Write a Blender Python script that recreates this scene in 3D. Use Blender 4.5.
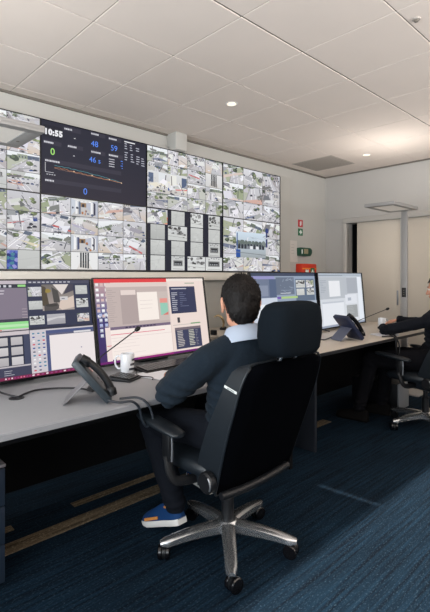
import bpy, bmesh, math, random
from math import sin, cos, pi, radians as R
from mathutils import Vector as V, Matrix as M, noise

for o in list(bpy.data.objects):
    bpy.data.objects.remove(o)
SC = bpy.context.scene
COL = SC.collection

# ------------------------------------------------------------------ camera
# X runs to the right along the video wall, Y towards the video wall, Z up.
cam_d = bpy.data.cameras.new('camera')
cam = bpy.data.objects.new('camera', cam_d)
COL.objects.link(cam)
cam.location = (0, 0, 1.35)
cam.rotation_euler = (R(90), 0, R(-43.47))
cam_d.sensor_fit = 'VERTICAL'
cam_d.sensor_height = 36.0
cam_d.lens = 36.0 * 447.0 / 612.0
cam_d.shift_y = -(306.0 - 275.7) / 612.0
cam_d.clip_start = 0.05
SC.camera = cam

# ------------------------------------------------------------------ world, sun, daylight, exposure
wd = bpy.data.worlds.new('world')
SC.world = wd
wd.use_nodes = True
wd.node_tree.nodes['Background'].inputs[0].default_value = (0.80, 0.90, 1.0, 1)
wd.node_tree.nodes['Background'].inputs[1].default_value = 0.5
SC.view_settings.view_transform = 'Standard'
SC.view_settings.look = 'None'
SC.view_settings.gamma = 1.0
SC.view_settings.use_curve_mapping = False
SC.view_settings.exposure = 0.0


def light(name, kind, loc, energy, color=(1, 1, 1), direction=None, **kw):
    d = bpy.data.lights.new(name, kind)
    d.energy = energy
    d.color = color
    for k, v in kw.items():
        setattr(d, k, v)
    o = bpy.data.objects.new(name, d)
    COL.objects.link(o)
    o.location = loc
    if direction is not None:
        o.rotation_euler = V(direction).to_track_quat('-Z', 'Y').to_euler()
    return o


SUN_T = 0.53
light('sun', 'SUN', (2, -6, 5), 15.0, (1.0, 0.90, 0.80), (-0.108, 1, -SUN_T), angle=R(0.5))
# daylight through the side windows, left of the frame
light('side_window', 'AREA', (-2.1, 0.9, 1.45), 185, (0.90, 0.96, 1.0), (1, 0.12, 0.28),
      shape='RECTANGLE', size=4.2, size_y=1.9)
# added fill behind the camera, tilted up to brighten the ceiling
light('rear_fill', 'AREA', (2.4, -2.4, 1.75), 330, (1.0, 0.965, 0.94), (0, 1, 1.7),
      shape='RECTANGLE', size=6.5, size_y=1.1, spread=R(140))

# ------------------------------------------------------------------ helpers


def s2l(c):
    c = c / 255.0
    return c / 12.92 if c <= 0.04045 else ((c + 0.055) / 1.055) ** 2.4


def S(r, g, b):
    return (s2l(r), s2l(g), s2l(b))


def mat(name, col, rough=0.5, metal=0.0, spec=0.5, var=0.0, nscale=40.0, bump=0.0, bscale=None,
        stretch=(1, 1, 1), emit=None, estr=0.0, coat=0.0, sheen=0.0):
    m = bpy.data.materials.new(name)
    m.use_nodes = True
    nt = m.node_tree
    b = nt.nodes['Principled BSDF']
    b.inputs['Base Color'].default_value = (*col, 1)
    b.inputs['Roughness'].default_value = rough
    b.inputs['Metallic'].default_value = metal
    b.inputs['Specular IOR Level'].default_value = spec
    b.inputs['Coat Weight'].default_value = coat
    b.inputs['Sheen Weight'].default_value = sheen
    if emit:
        b.inputs['Emission Color'].default_value = (*emit, 1)
        b.inputs['Emission Strength'].default_value = estr
    if var or bump:
        tc = nt.nodes.new('ShaderNodeTexCoord')
        mp = nt.nodes.new('ShaderNodeMapping')
        mp.inputs['Scale'].default_value = stretch
        nt.links.new(tc.outputs['Object'], mp.inputs['Vector'])
        nz = nt.nodes.new('ShaderNodeTexNoise')
        nz.inputs['Scale'].default_value = nscale
        nz.inputs['Detail'].default_value = 4
        nt.links.new(mp.outputs[0], nz.inputs['Vector'])
        if var:
            mx = nt.nodes.new('ShaderNodeMix')
            mx.data_type = 'RGBA'
            mx.inputs[6].default_value = (*[max(0, c * (1 - var)) for c in col], 1)
            mx.inputs[7].default_value = (*[min(1, c * (1 + var)) for c in col], 1)
            nt.links.new(nz.outputs['Fac'], mx.inputs[0])
            nt.links.new(mx.outputs[2], b.inputs['Base Color'])
        if bump:
            n2 = nz
            if bscale:
                n2 = nt.nodes.new('ShaderNodeTexNoise')
                n2.inputs['Scale'].default_value = bscale
                n2.inputs['Detail'].default_value = 3
                nt.links.new(mp.outputs[0], n2.inputs['Vector'])
            bp = nt.nodes.new('ShaderNodeBump')
            bp.inputs['Strength'].default_value = bump
            bp.inputs['Distance'].default_value = 0.003
            nt.links.new(n2.outputs['Fac'], bp.inputs['Height'])
            nt.links.new(bp.outputs[0], b.inputs['Normal'])
    return m


def carpet_mat(name, c0, c1, c2):
    """woven carpet: yarn lines along X, flecks along the yarn"""
    m = bpy.data.materials.new(name)
    m.use_nodes = True
    nt = m.node_tree
    b = nt.nodes['Principled BSDF']
    b.inputs['Roughness'].default_value = 0.95
    b.inputs['Specular IOR Level'].default_value = 0.1
    tc = nt.nodes.new('ShaderNodeTexCoord')

    def nzn(scale, st, det):
        mp = nt.nodes.new('ShaderNodeMapping')
        mp.inputs['Scale'].default_value = st
        nt.links.new(tc.outputs['Object'], mp.inputs['Vector'])
        n = nt.nodes.new('ShaderNodeTexNoise')
        n.inputs['Scale'].default_value = scale
        n.inputs['Detail'].default_value = det
        nt.links.new(mp.outputs[0], n.inputs['Vector'])
        return n
    lines = nzn(60, (0.035, 1, 1), 2)
    fleck = nzn(170, (0.5, 1, 1), 2)
    big = nzn(2.2, (1, 1, 1), 3)
    r1 = nt.nodes.new('ShaderNodeValToRGB')
    r1.color_ramp.elements[0].position = 0.34
    r1.color_ramp.elements[0].color = (*c0, 1)
    r1.color_ramp.elements[1].position = 0.68
    r1.color_ramp.elements[1].color = (*c1, 1)
    nt.links.new(lines.outputs['Fac'], r1.inputs[0])
    r2 = nt.nodes.new('ShaderNodeValToRGB')
    r2.color_ramp.elements[0].position = 0.56
    r2.color_ramp.elements[0].color = (0, 0, 0, 1)
    r2.color_ramp.elements[1].position = 0.74
    r2.color_ramp.elements[1].color = (1, 1, 1, 1)
    nt.links.new(fleck.outputs['Fac'], r2.inputs[0])
    mx = nt.nodes.new('ShaderNodeMix')
    mx.data_type = 'RGBA'
    nt.links.new(r2.outputs[0], mx.inputs[0])
    nt.links.new(r1.outputs[0], mx.inputs[6])
    mx.inputs[7].default_value = (*c2, 1)
    m2 = nt.nodes.new('ShaderNodeMix')
    m2.data_type = 'RGBA'
    m2.blend_type = 'MULTIPLY'
    m2.inputs[0].default_value = 0.5
    nt.links.new(mx.outputs[2], m2.inputs[6])
    nt.links.new(big.outputs['Fac'], m2.inputs[7])
    nt.links.new(m2.outputs[2], b.inputs['Base Color'])
    bp = nt.nodes.new('ShaderNodeBump')
    bp.inputs['Strength'].default_value = 0.5
    bp.inputs['Distance'].default_value = 0.004
    nt.links.new(lines.outputs['Fac'], bp.inputs['Height'])
    nt.links.new(bp.outputs[0], b.inputs['Normal'])
    return m


class G:
    """collects shapes into one bmesh"""

    def __init__(s):
        s.b = bmesh.new()

    def box(s, c, d, rot=None, bevel=0.0, seg=2):
        mx = M.Translation(c) @ (rot.to_4x4() if rot else M.Identity(4)) @ M.Diagonal((d[0], d[1], d[2], 1))
        r = bmesh.ops.create_cube(s.b, size=1.0, matrix=mx)
        if bevel:
            es = set()
            for v in r['verts']:
                es.update(v.link_edges)
            bmesh.ops.bevel(s.b, geom=list(es), offset=bevel, segments=seg, profile=0.5, affect='EDGES', clamp_overlap=True)
        return s

    def span(s, x0, x1, y0, y1, z0, z1, bevel=0.0, seg=2):
        return s.box(((x0 + x1) / 2, (y0 + y1) / 2, (z0 + z1) / 2), (abs(x1 - x0), abs(y1 - y0), abs(z1 - z0)), None, bevel, seg)

    def rings(s, rings, cap=True, closed=False):
        vs = [[s.b.verts.new(p) for p in r] for r in rings]
        n = len(vs[0])
        m = len(vs)
        for i in range(m if closed else m - 1):
            a, c = vs[i], vs[(i + 1) % m]
            for j in range(n):
                k = (j + 1) % n
                s.b.faces.new((a[j], a[k], c[k], c[j]))
        if cap and not closed:
            s.b.faces.new(list(reversed(vs[0])))
            s.b.faces.new(vs[-1])
        return s

    def tube(s, pts, r, n=10, flat=1.0):
        pts = [V(p) for p in pts]
        up = V((0, 0, 1))
        prev = None
        out = []
        for i, p in enumerate(pts):
            t = (pts[min(i + 1, len(pts) - 1)] - pts[max(i - 1, 0)]).normalized()
            if prev is None:
                a = t.cross(up)
                if a.length < 1e-3:
                    a = t.cross(V((1, 0, 0)))
            else:
                a = prev - t * prev.dot(t)
            a.normalize()
            prev = a
            b = t.cross(a)
            rr = r[i] if isinstance(r, (list, tuple)) else r
            out.append([p + a * rr * cos(2 * pi * j / n) + b * rr * flat * sin(2 * pi * j / n) for j in range(n)])
        return s.rings(out)

    def cyl(s, p0, p1, r0, r1=None, n=24, bevel=0.0):
        p0, p1 = V(p0), V(p1)
        r1 = r0 if r1 is None else r1
        if bevel:
            d = (p1 - p0).normalized() * bevel
            return s.tube([p0, p0 + d * 1e-3, p0 + d, p1 - d, p1 - d * 1e-3, p1],
                          [r0 - bevel, r0 - bevel * .95, r0, r1, r1 - bevel * .95, r1 - bevel], n)
        return s.tube([p0, p1], [r0, r1], n)

    def lathe(s, prof, o=(0, 0, 0), n=32, mx=None, closed=False):
        o = V(o)
        rr = []
        for (r, z) in prof:
            ring = [V((max(r, 1e-5) * cos(2 * pi * j / n), max(r, 1e-5) * sin(2 * pi * j / n), z)) for j in range(n)]
            if mx:
                ring = [mx @ p for p in ring]
            rr.append([p + o for p in ring])
        return s.rings(rr, True, closed)

    def ell(s, c, r, mx=None, u=20, v=14):
        m = M.Translation(c) @ (mx.to_4x4() if mx else M.Identity(4)) @ M.Diagonal((r[0], r[1], r[2], 1))
        bmesh.ops.create_uvsphere(s.b, u_segments=u, v_segments=v, radius=1.0, matrix=m)
        return s

    def prism(s, poly, depth, mx=None, bevel=0.0):
        """poly in local XZ plane, extruded along local +Y by depth"""
        mx = mx or M.Identity(4)
        a = [s.b.verts.new(mx @ V((x, 0, z))) for x, z in poly]
        c = [s.b.verts.new(mx @ V((x, depth, z))) for x, z in poly]
        n = len(a)
        fs = [s.b.faces.new(a), s.b.faces.new(list(reversed(c)))]
        for j in range(n):
            k = (j + 1) % n
            fs.append(s.b.faces.new((a[k], a[j], c[j], c[k])))
        if bevel:
            es = set()
            for f in fs:
                es.update(f.edges)
            bmesh.ops.bevel(s.b, geom=list(es), offset=bevel, segments=2, profile=0.5, affect='EDGES', clamp_overlap=True)
        return s

    def caps(s, pts, rad, n=14):
        """chain of tapered capsules (for remeshing)"""
        pts = [V(p) for p in pts]
        for i, p in enumerate(pts):
            s.ell(p, (rad[i],) * 3, None, n, max(8, n // 2 + 2))
            if i:
                s.tube([pts[i - 1], p], [rad[i - 1], rad[i]], n)
        return s

    def mesh(s, name, smooth=35):
        bmesh.ops.recalc_face_normals(s.b, faces=s.b.faces[:])
        me = bpy.data.meshes.new(name)
        s.b.to_mesh(me)
        s.b.free()
        if smooth:
            me.shade_smooth()
            me.set_sharp_from_angle(angle=R(smooth))
        return me


def obj(name, g, m, parent=None, kind=None, smooth=35, label=None, off=None):
    me = g if isinstance(g, bpy.types.Mesh) else g.mesh(name, smooth)
    if off is not None:
        me.transform(M.Translation(-V(off)))
    if m and not me.materials:
        me.materials.append(m)
    o = bpy.data.objects.new(name, me)
    COL.objects.link(o)
    if parent:
        o.parent = parent
    if kind:
        o['kind'] = kind
    if label:
        o['label'] = label
    return o


def thing(name, label, cat, loc=(0, 0, 0), rz=0.0, group=None):
    o = bpy.data.objects.new(name, None)
    o.empty_display_size = 0.1
    COL.objects.link(o)
    o.location = loc
    o.rotation_euler = (0, 0, rz)
    return tag(o, label, cat, group)


def tag(o, label, cat, group=None):
    o['label'] = label
    o['category'] = cat
    if group:
        o['group'] = group
    return o


def bez(pts, n=8):
    """Catmull-Rom through the points"""
    p = [V(q) for q in pts]
    p = [p[0] * 2 - p[1]] + p + [p[-1] * 2 - p[-2]]
    out = []
    for i in range(1, len(p) - 2):
        for k in range(n):
            t = k / n
            a, b, c, d = p[i - 1], p[i], p[i + 1], p[i + 2]
            out.append(0.5 * ((2 * b) + (c - a) * t + (2 * a - 5 * b + 4 * c - d) * t * t + (3 * b - a - 3 * c + d) * t ** 3))
    out.append(p[-2])
    return out


def organic(g, name, voxel=0.006, smooth=6, fac=0.5, disp=None):
    """one continuous skin around overlapping shapes"""
    me = g.mesh(name + '_src', 0)
    o = bpy.data.objects.new(name + '_src', me)
    COL.objects.link(o)
    md = o.modifiers.new('r', 'REMESH')
    md.mode = 'VOXEL'
    md.voxel_size = voxel
    ms = o.modifiers.new('s', 'SMOOTH')
    ms.iterations = smooth
    ms.factor = fac
    dg = bpy.context.evaluated_depsgraph_get()
    dg.update()
    out = bpy.data.meshes.new_from_object(o.evaluated_get(dg))
    bpy.data.objects.remove(o)
    bpy.data.meshes.remove(me)
    out.name = name
    if disp:
        ns = [v.normal.copy() for v in out.vertices]
        for v, nn in zip(out.vertices, ns):
            v.co = v.co + nn * disp(v.co, nn)
    out.shade_smooth()
    return out


def cut(me, test):
    """remove the faces whose centre passes the test"""
    b = bmesh.new()
    b.from_mesh(me)
    bmesh.ops.delete(b, geom=[f for f in b.faces if test(f.calc_center_median())], context='FACES')
    bmesh.ops.delete(b, geom=[v for v in b.verts if not v.link_faces], context='VERTS')
    b.to_mesh(me)
    b.free()
    me.shade_smooth()
    return me


# ------------------------------------------------------------------ materials
M_wall = mat('wall_paint', S(188, 186, 181), 0.85, spec=0.2, var=0.03, nscale=3, bump=0.05, bscale=300)
M_wall2 = mat('wall_panel_paint', S(186, 183, 179), 0.7, spec=0.25, var=0.02, nscale=3)
M_strip = mat('strip_white', S(228, 222, 212), 0.6, spec=0.3)
M_grid = mat('ceiling_grid', S(120, 114, 106), 0.8, spec=0.2)
M_tile = mat('ceiling_tile', S(226, 215, 206), 0.95, spec=0.1, var=0.035, nscale=2.2, bump=0.12, bscale=420)
M_vent = mat('vent_grey', S(184, 176, 168), 0.8, spec=0.2)
M_frame = mat('frame_grey', S(190, 186, 180), 0.5, spec=0.3)
M_door = mat('door_laminate', S(214, 204, 190), 0.6, spec=0.3, var=0.02, nscale=2)
M_dark = mat('dark_recess', S(16, 17, 22), 0.8, spec=0.2)
M_carpet = carpet_mat('carpet', S(8, 21, 33), S(20, 43, 61), S(54, 74, 90))
M_beige = carpet_mat('beige_strip', S(80, 70, 56), S(134, 118, 96), S(174, 160, 136))
M_black = mat('black_plastic', S(20, 21, 24), 0.42, spec=0.4, bump=0.05, bscale=500)
M_blackg = mat('black_gloss', S(14, 14, 17), 0.22, spec=0.5)
M_fabric = mat('black_fabric', S(18, 24, 30), 0.95, spec=0.08, var=0.25, nscale=500, bump=0.3, bscale=900)
M_mesh = mat('black_back_fabric', S(4, 5, 8), 1.0, spec=0.02, bump=0.2, bscale=900)
M_leather = mat('black_leather', S(24, 30, 36), 0.42, spec=0.5, bump=0.25, bscale=260, var=0.15, nscale=30)
M_chrome = mat('polished_aluminium', S(200, 202, 205), 0.25, metal=0.9)
M_alu = mat('brushed_aluminium', S(160, 162, 166), 0.42, metal=0.9, bump=0.05, bscale=200)
M_lamp = mat('lamp_silver', S(156, 154, 152), 0.45, metal=0.1, spec=0.4)
M_desk = mat('desk_laminate', S(150, 151, 155), 0.42, spec=0.35, var=0.02, nscale=30)
M_desk2 = mat('desk_laminate_warm', S(192, 182, 170), 0.42, spec=0.35, var=0.02, nscale=30)
M_edge = mat('desk_edge_dark', S(34, 34, 38), 0.5)
M_under = mat('desk_underframe', S(10, 10, 13), 0.7, spec=0.2)
M_panel = mat('desk_side_panel', S(32, 37, 46), 0.6, spec=0.3, var=0.04, nscale=12)
M_cab = mat('cabinet_blue', S(30, 42, 58), 0.5, spec=0.35, var=0.04, nscale=10)
M_cabtop = mat('cabinet_top', S(120, 116, 120), 0.5)
M_white = mat('white_plastic', S(214, 214, 214), 0.4)
M_mug = mat('white_ceramic', S(226, 228, 232), 0.18, spec=0.5, coat=0.3)
M_ink = mat('dark_print', S(40, 42, 54), 0.5)
M_paper = mat('paper', S(226, 226, 230), 0.85, spec=0.1)
M_cable = mat('cable_black', S(22, 22, 26), 0.5)
M_cord = mat('cord_grey', S(34, 40, 48), 0.4)
M_phone = mat('phone_charcoal', S(46, 54, 60), 0.35, spec=0.45, bump=0.04, bscale=500)
M_phone_b = mat('phone_blue', S(28, 36, 62), 0.4, spec=0.45)
M_stand = mat('phone_stand', S(128, 126, 128), 0.4, metal=0.3)
M_skin = mat('skin', S(206, 150, 124), 0.55, spec=0.35, var=0.08, nscale=35, bump=0.05, bscale=300)
M_hair = mat('hair_dark_brown', S(18, 12, 10), 0.55, spec=0.3, var=0.45, nscale=90, bump=0.6, bscale=220, stretch=(1, 1, 0.3))
M_hair2 = mat('hair_grey_brown', S(60, 50, 44), 0.55, spec=0.4, var=0.4, nscale=90, bump=0.5, bscale=220)
M_knit = mat('knit_charcoal', S(29, 38, 47), 0.95, spec=0.1, var=0.3, nscale=140, bump=0.6, bscale=420, sheen=0.03)
M_knit2 = mat('knit_black', S(24, 26, 32), 0.95, spec=0.1, var=0.3, nscale=140, bump=0.5, bscale=420, sheen=0.02)
M_shirt = mat('shirt_pale_blue', S(170, 180, 196), 0.85, spec=0.1, bump=0.1, bscale=600)
M_trouser = mat('trousers_navy', S(18, 21, 28), 0.9, spec=0.12, var=0.2, nscale=200, bump=0.3, bscale=500)
M_shoe = mat('shoe_blue', S(16, 56, 104), 0.75, spec=0.25, bump=0.3, bscale=300)
M_sole = mat('sole_white', S(224, 222, 218), 0.6)
M_orange = mat('shoe_orange', S(214, 140, 70), 0.6)
M_boot = mat('boot_black', S(13, 12, 12), 0.8, spec=0.1)
M_red = mat('sign_red', S(186, 30, 38), 0.5)
M_green = mat('sign_green', S(0, 104, 62), 0.5)
M_signw = mat('sign_white', S(226, 232, 228), 0.5)
M_boxred = mat('box_red', S(206, 52, 24), 0.45, var=0.12, nscale=25)
M_boxyel = mat('box_orange', S(236, 140, 40), 0.5)
M_dispg = mat('dispenser_green', S(22, 74, 56), 0.35)
M_brass = mat('headset_band', S(200, 178, 140), 0.25, metal=0.9)
M_diff = mat('lamp_diffuser', S(225, 220, 212), 0.6, emit=(1.0, 0.93, 0.84), estr=0.16)
M_bulb = mat('downlight_glow', S(250, 240, 220), 0.5, emit=(1.0, 0.86, 0.70), estr=0.9)
M_eye = mat('eye_white', S(230, 226, 220), 0.25)
M_iris = mat('eye_iris', S(60, 42, 30), 0.2)
M_lip = mat('lips', S(176, 104, 92), 0.5)


def screen_mat():
    m = bpy.data.materials.new('screen_picture')
    m.use_nodes = True
    nt = m.node_tree
    b = nt.nodes['Principled BSDF']
    b.inputs['Base Color'].default_value = (0.012, 0.012, 0.014, 1)
    b.inputs['Roughness'].default_value = 0.45
    b.inputs['Specular IOR Level'].default_value = 0.2
    a = nt.nodes.new('ShaderNodeVertexColor')
    a.layer_name = 'Col'
    nt.links.new(a.outputs['Color'], b.inputs['Emission Color'])
    b.inputs['Emission Strength'].default_value = 0.95
    return m


M_screen = screen_mat()

# ------------------------------------------------------------------ the room
RX, RY, RH = 5.958, 3.814, 2.856          # right wall, back wall, ceiling
FX0, FY0 = -2.2, -2.6
obj('floor', G().span(FX0, RX + .15, FY0 - .15, RY + .15, -0.1, 0), M_carpet, kind='structure')
obj('wall_back', G().span(FX0, RX + .15, RY, RY + .15, 0, RH + .15), M_wall, kind='structure')
# right wall: built round the sliding doors' opening, upper band slightly proud
DOOR_T, DY0, DY1 = 2.12, 0.6, 3.45
w = G()
w.span(RX, RX + .15, DY1, RY, 0, RH + .15)
w.span(RX, RX + .15, FY0, DY0, 0, RH + .15)
w.span(RX, RX + .15, DY0, DY1, DOOR_T, RH + .15)
w.span(RX - .012, RX, FY0, RY, 2.195, RH)
obj('wall_right', w, M_wall2, kind='structure')
# wall behind the camera with a high window; above its head a narrow slit between the blinds
WZ0, WZ1 = 1.45, SUN_T * (1.285 + 2.6)
sx = 2.485 + 0.108 * (1.5 + 2.6)
w = G()
w.span(FX0, RX, FY0 - .05, FY0, 0, WZ0)
w.span(FX0, sx - .016, FY0 - .05, FY0, WZ1, RH + .1)
w.span(sx + .016, RX, FY0 - .05, FY0, WZ1, RH + .1)
w.span(sx - .016, sx + .016, FY0 - .05, FY0, SUN_T * (1.68 + 2.6), RH + .1)
w.span(FX0, -.6, FY0 - .05, FY0, WZ0, WZ1)
obj('wall_front', w, M_wall, kind='structure')
# ceiling: slab with laid-in tiles
ceil = obj('ceiling', G().span(FX0, RX + .15, FY0 - .1, RY + .15, RH + .006, RH + .12), M_grid, kind='structure')
xs = [1.3015 + 0.6 * i for i in range(-6, 8)] + [RX]
ys = [0.499 - 0.641 * k for k in range(4, 0, -1)] + [0.499, 1.14, 1.781, 2.422, 3.063, 3.675, RY]
xs = [x for x in xs if x > FX0]
tiles = {}
for i in range(len(xs) - 1):
    for j in range(len(ys) - 1):
        x0, x1, y0, y1 = xs[i], xs[i + 1], ys[j], ys[j + 1]
        if abs(x0 - 4.9015) < .01 and abs(y0 - 3.063) < .01:
            continue
        g0 = .006 if abs(y0 - 1.781) < .01 else .003
        g1 = .006 if abs(y1 - 1.781) < .01 else .003
        ww, hh = round(x1 - x0 - .005, 4), round(y1 - y0 - g0 - g1, 4)
        if (ww, hh) not in tiles:
            tiles[(ww, hh)] = G().box((0, 0, .01), (ww, hh, .02), None, .003, 1).mesh('ceiling_tile', 30)
        t = obj('ceiling_tile', tiles[(ww, hh)], M_tile, ceil)
        t.location = ((x0 + x1) / 2, (y0 + g0 + y1 - g1) / 2, RH)
# shadow-gap profile where ceiling meets the walls
obj('trim_1', G().span(FX0, RX, RY - .022, RY, RH - .018, RH - .001), M_grid, kind='structure')
obj('trim_2', G().span(RX - .03, RX - .012, FY0, RY - .022, RH - .018, RH - .001), M_grid, kind='structure')
# boxed duct above the displays and the board behind them
obj('trim_3', G().span(2.905, 3.055, 3.655, RY, 2.675, RH - .001, .002), M_wall, kind='structure')
obj('trim_4', G().span(.30, 5.0, 3.765, RY, 1.37, 2.70, .002), M_wall, kind='structure')
obj('trim_9', G().span(.30, 5.0, 3.70, 3.765, 1.30, 1.386, .003), M_strip, kind='structure')  # added pale strip below the displays, lighter than the wall
obj('baseboard_back', G().span(FX0, RX, RY - .015, RY, 0, .08), M_frame, kind='structure')
# beige strips lying flat on the floor under the desks
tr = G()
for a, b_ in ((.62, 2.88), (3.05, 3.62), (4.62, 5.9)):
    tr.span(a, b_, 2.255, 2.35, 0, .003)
obj('floor_strip_1', tr, M_beige, kind='structure')
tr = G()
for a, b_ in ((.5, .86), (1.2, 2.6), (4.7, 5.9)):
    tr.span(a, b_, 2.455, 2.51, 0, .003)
obj('floor_strip_2', tr, M_beige, kind='structure')

# sliding doors in the right wall
d1 = obj('door_1', G().span(RX + .02, RX + .055, 2.655, 3.30,   .01, DOOR_T, .003), M_door, kind='structure')
d2 = obj('door_2', G().span(RX + .02, RX + .055, 1.62, 2.60,   .01, DOOR_T, .003), M_door, kind='structure')
d3 = obj('door_3', G().span(RX + .02, RX + .055, .63, 1.59,   .01, DOOR_T, .003), M_door, kind='structure')
for d, yh in ((d1, 2.70), (d2, 1.68), (d3, 1.53)):
    obj('door_handle', G().span(RX + .012, RX + .021, yh - .012, yh + .012, .95, 1.15, .003), M_alu, d)
fr = G()
fr.span(RX - .03, RX + .06, DY1, DY1 + .05, 0, DOOR_T, .003)
fr.span(RX - .03, RX + .06, DY0 - .05, DY1 + .05, DOOR_T, DOOR_T + .07, .003)
fr.span(RX - .005, RX + .06, 2.60, 2.655, 0, DOOR_T, .003)
fr.span(RX - .03, RX + .06, DY0 - .05, DY0, 0, DOOR_T, .003)
obj('trim_7', fr, M_frame, kind='structure')
g = G()
g.span(RX + .5, RX + .52, 2.3, 3.6, 0, 2.2)
g.span(RX + .15, RX + .52, 3.45, 3.5, 0, 2.2)
g.span(RX + .15, RX + .52, 2.3, 2.35, 0, 2.2)
g.span(RX + .15, RX + .52, 2.3, 3.5, 2.15, 2.2)
obj('trim_8', g, M_dark, kind='structure')

# ------------------------------------------------------------------ ceiling fittings
for i, (x, y) in enumerate(((2.80, 2.742), (5.20, 2.742))):
    t = thing('downlight', ['round recessed downlight in the ceiling nearer the camera, above the seated man',
                            'round recessed downlight in the ceiling near the far corner, above the right doors'][i],
              'ceiling light', (x, y, RH), 0, 'recessed ceiling downlights')
    obj('trim_ring', G().lathe([(.040, -.002), (.052, -.004), (.055, -.001), (.055, .002), (.040, .002)], (0, 0, 0), 28, None, True), M_white, t)
    obj('reflector', G().lathe([(.041, -.0025), (.034, .002), (.001, .003)], (0, 0, -.001), 24), M_bulb, t)
    light('downlight_lamp', 'SPOT', (x, y, RH - .03), 14, (1.0, .86, .68), (0, 0, -1), spot_size=R(95), spot_blend=.8, shadow_soft_size=.04)
t = thing('ceiling_vent', 'grey perforated square air vent set among the white ceiling tiles', 'vent', (5.2015, 3.369, RH))
obj('vent_plate', G().box((0, 0, .008), (.592, .606, .016), None, .003, 1), M_vent, t)
g = G()
for k in range(18):
    g.box((0, -.27 + k * .0318, -.001), (.54, .012, .003))
obj('vent_slot', g, mat('vent_slot_grey', S(150, 143, 136), .8), t, kind='stuff')
t = thing('smoke_detector', 'small round grey detector on the ceiling at upper right', 'detector', (2.66, 1.09, RH))
obj('detector_base', G().lathe([(.0, -.006), (.022, -.006), (.024, 0), (0, 0)], (0, 0, 0), 24), M_vent, t)
obj('detector_head', G().lathe([(0, -.020), (.010, -.018), (.014, -.006), (0, -.006)], (0, 0, 0), 20), M_grid, t)

# ------------------------------------------------------------------ pictures on screens
PE = 0.00003


class Pic:
    """flat print of a screen: coloured polygons in unit coordinates"""

    def __init__(s, w, h):
        s.w, s.h = w, h
        s.v, s.f, s.c = [], [], []
        s.l = 0
        s.vp = (0, 0, 1, 1)
        s.tf = None

    def view(s, x0, y0, x1, y1):
        s.vp = (x0, y0, x1, y1)
        s.tf = None

    def poly(s, pts, col, cols=None):
        x0, y0, x1, y1 = s.vp
        s.l += 1
        n = len(s.v)
        for (x, y) in pts:
            if s.tf:
                x, y = s.tf(x, y)
            x = min(1, max(0, x))
            y = min(1, max(0, y))
            s.v.append(((x0 + x * (x1 - x0)) * s.w, -s.l * PE, (y0 + y * (y1 - y0)) * s.h))
        s.f.append(list(range(n, n + len(pts))))
        s.c.append(cols or [col] * len(pts))

    def rect(s, a, b, c, d, col):
        s.poly([(a, b), (c, b), (c, d), (a, d)], col)

    def grad(s, a, b, c, d, lo, hi):
        s.poly([(a, b), (c, b), (c, d), (a, d)], None, [lo, lo, hi, hi])

    def blob(s, x, y, rx, ry, col, n=8, rng=None):
        s.poly([(x + rx * cos(2 * pi * k / n) * (rng.uniform(.7, 1.15) if rng else 1),
                 y + ry * sin(2 * pi * k / n) * (rng.uniform(.7, 1.15) if rng else 1)) for k in range(n)], col)

    def text(s, txt, x, y, size, col, bold=0.0, space=1.0):
        """x, y in unit coordinates of the whole screen, size in metres"""
        cu = bpy.data.curves.new('t', 'FONT')
        cu.body = txt
        cu.size = size
        cu.offset = bold
        cu.space_character = space
        cu.resolution_u = 3
        o = bpy.data.objects.new('t', cu)
        COL.objects.link(o)
        dg = bpy.context.evaluated_depsgraph_get()
        dg.update()
        me = bpy.data.meshes.new_from_object(o.evaluated_get(dg))
        bpy.data.objects.remove(o)
        s.l += 1
        n = len(s.v)
        for v in me.vertices:
            s.v.append((x * s.w + v.co.x, -s.l * PE, y * s.h + v.co.y))
        for p in me.polygons:
            s.f.append([n + k for k in p.vertices])
            s.c.append([col] * len(p.vertices))
        bpy.data.meshes.remove(me)

    def line(s, pts, th, col):
        for (a, b), (c, d) in zip(pts, pts[1:]):
            dx, dy = c - a, d - b
            L = math.hypot(dx, dy) or 1
            nx, ny = -dy / L * th, dx / L * th
            s.poly([(a + nx, b + ny), (c + nx, d + ny), (c - nx, d - ny), (a - nx, b - ny)], col)

    def mesh(s, name):
        me = bpy.data.meshes.new(name)
        me.from_pydata(s.v, [], s.f)
        at = me.color_attributes.new('Col', 'FLOAT_COLOR', 'CORNER')
        k = 0
        for c in s.c:
            for q in c:
                at.data[k].color = (*q, 1)
                k += 1
        return me


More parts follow.
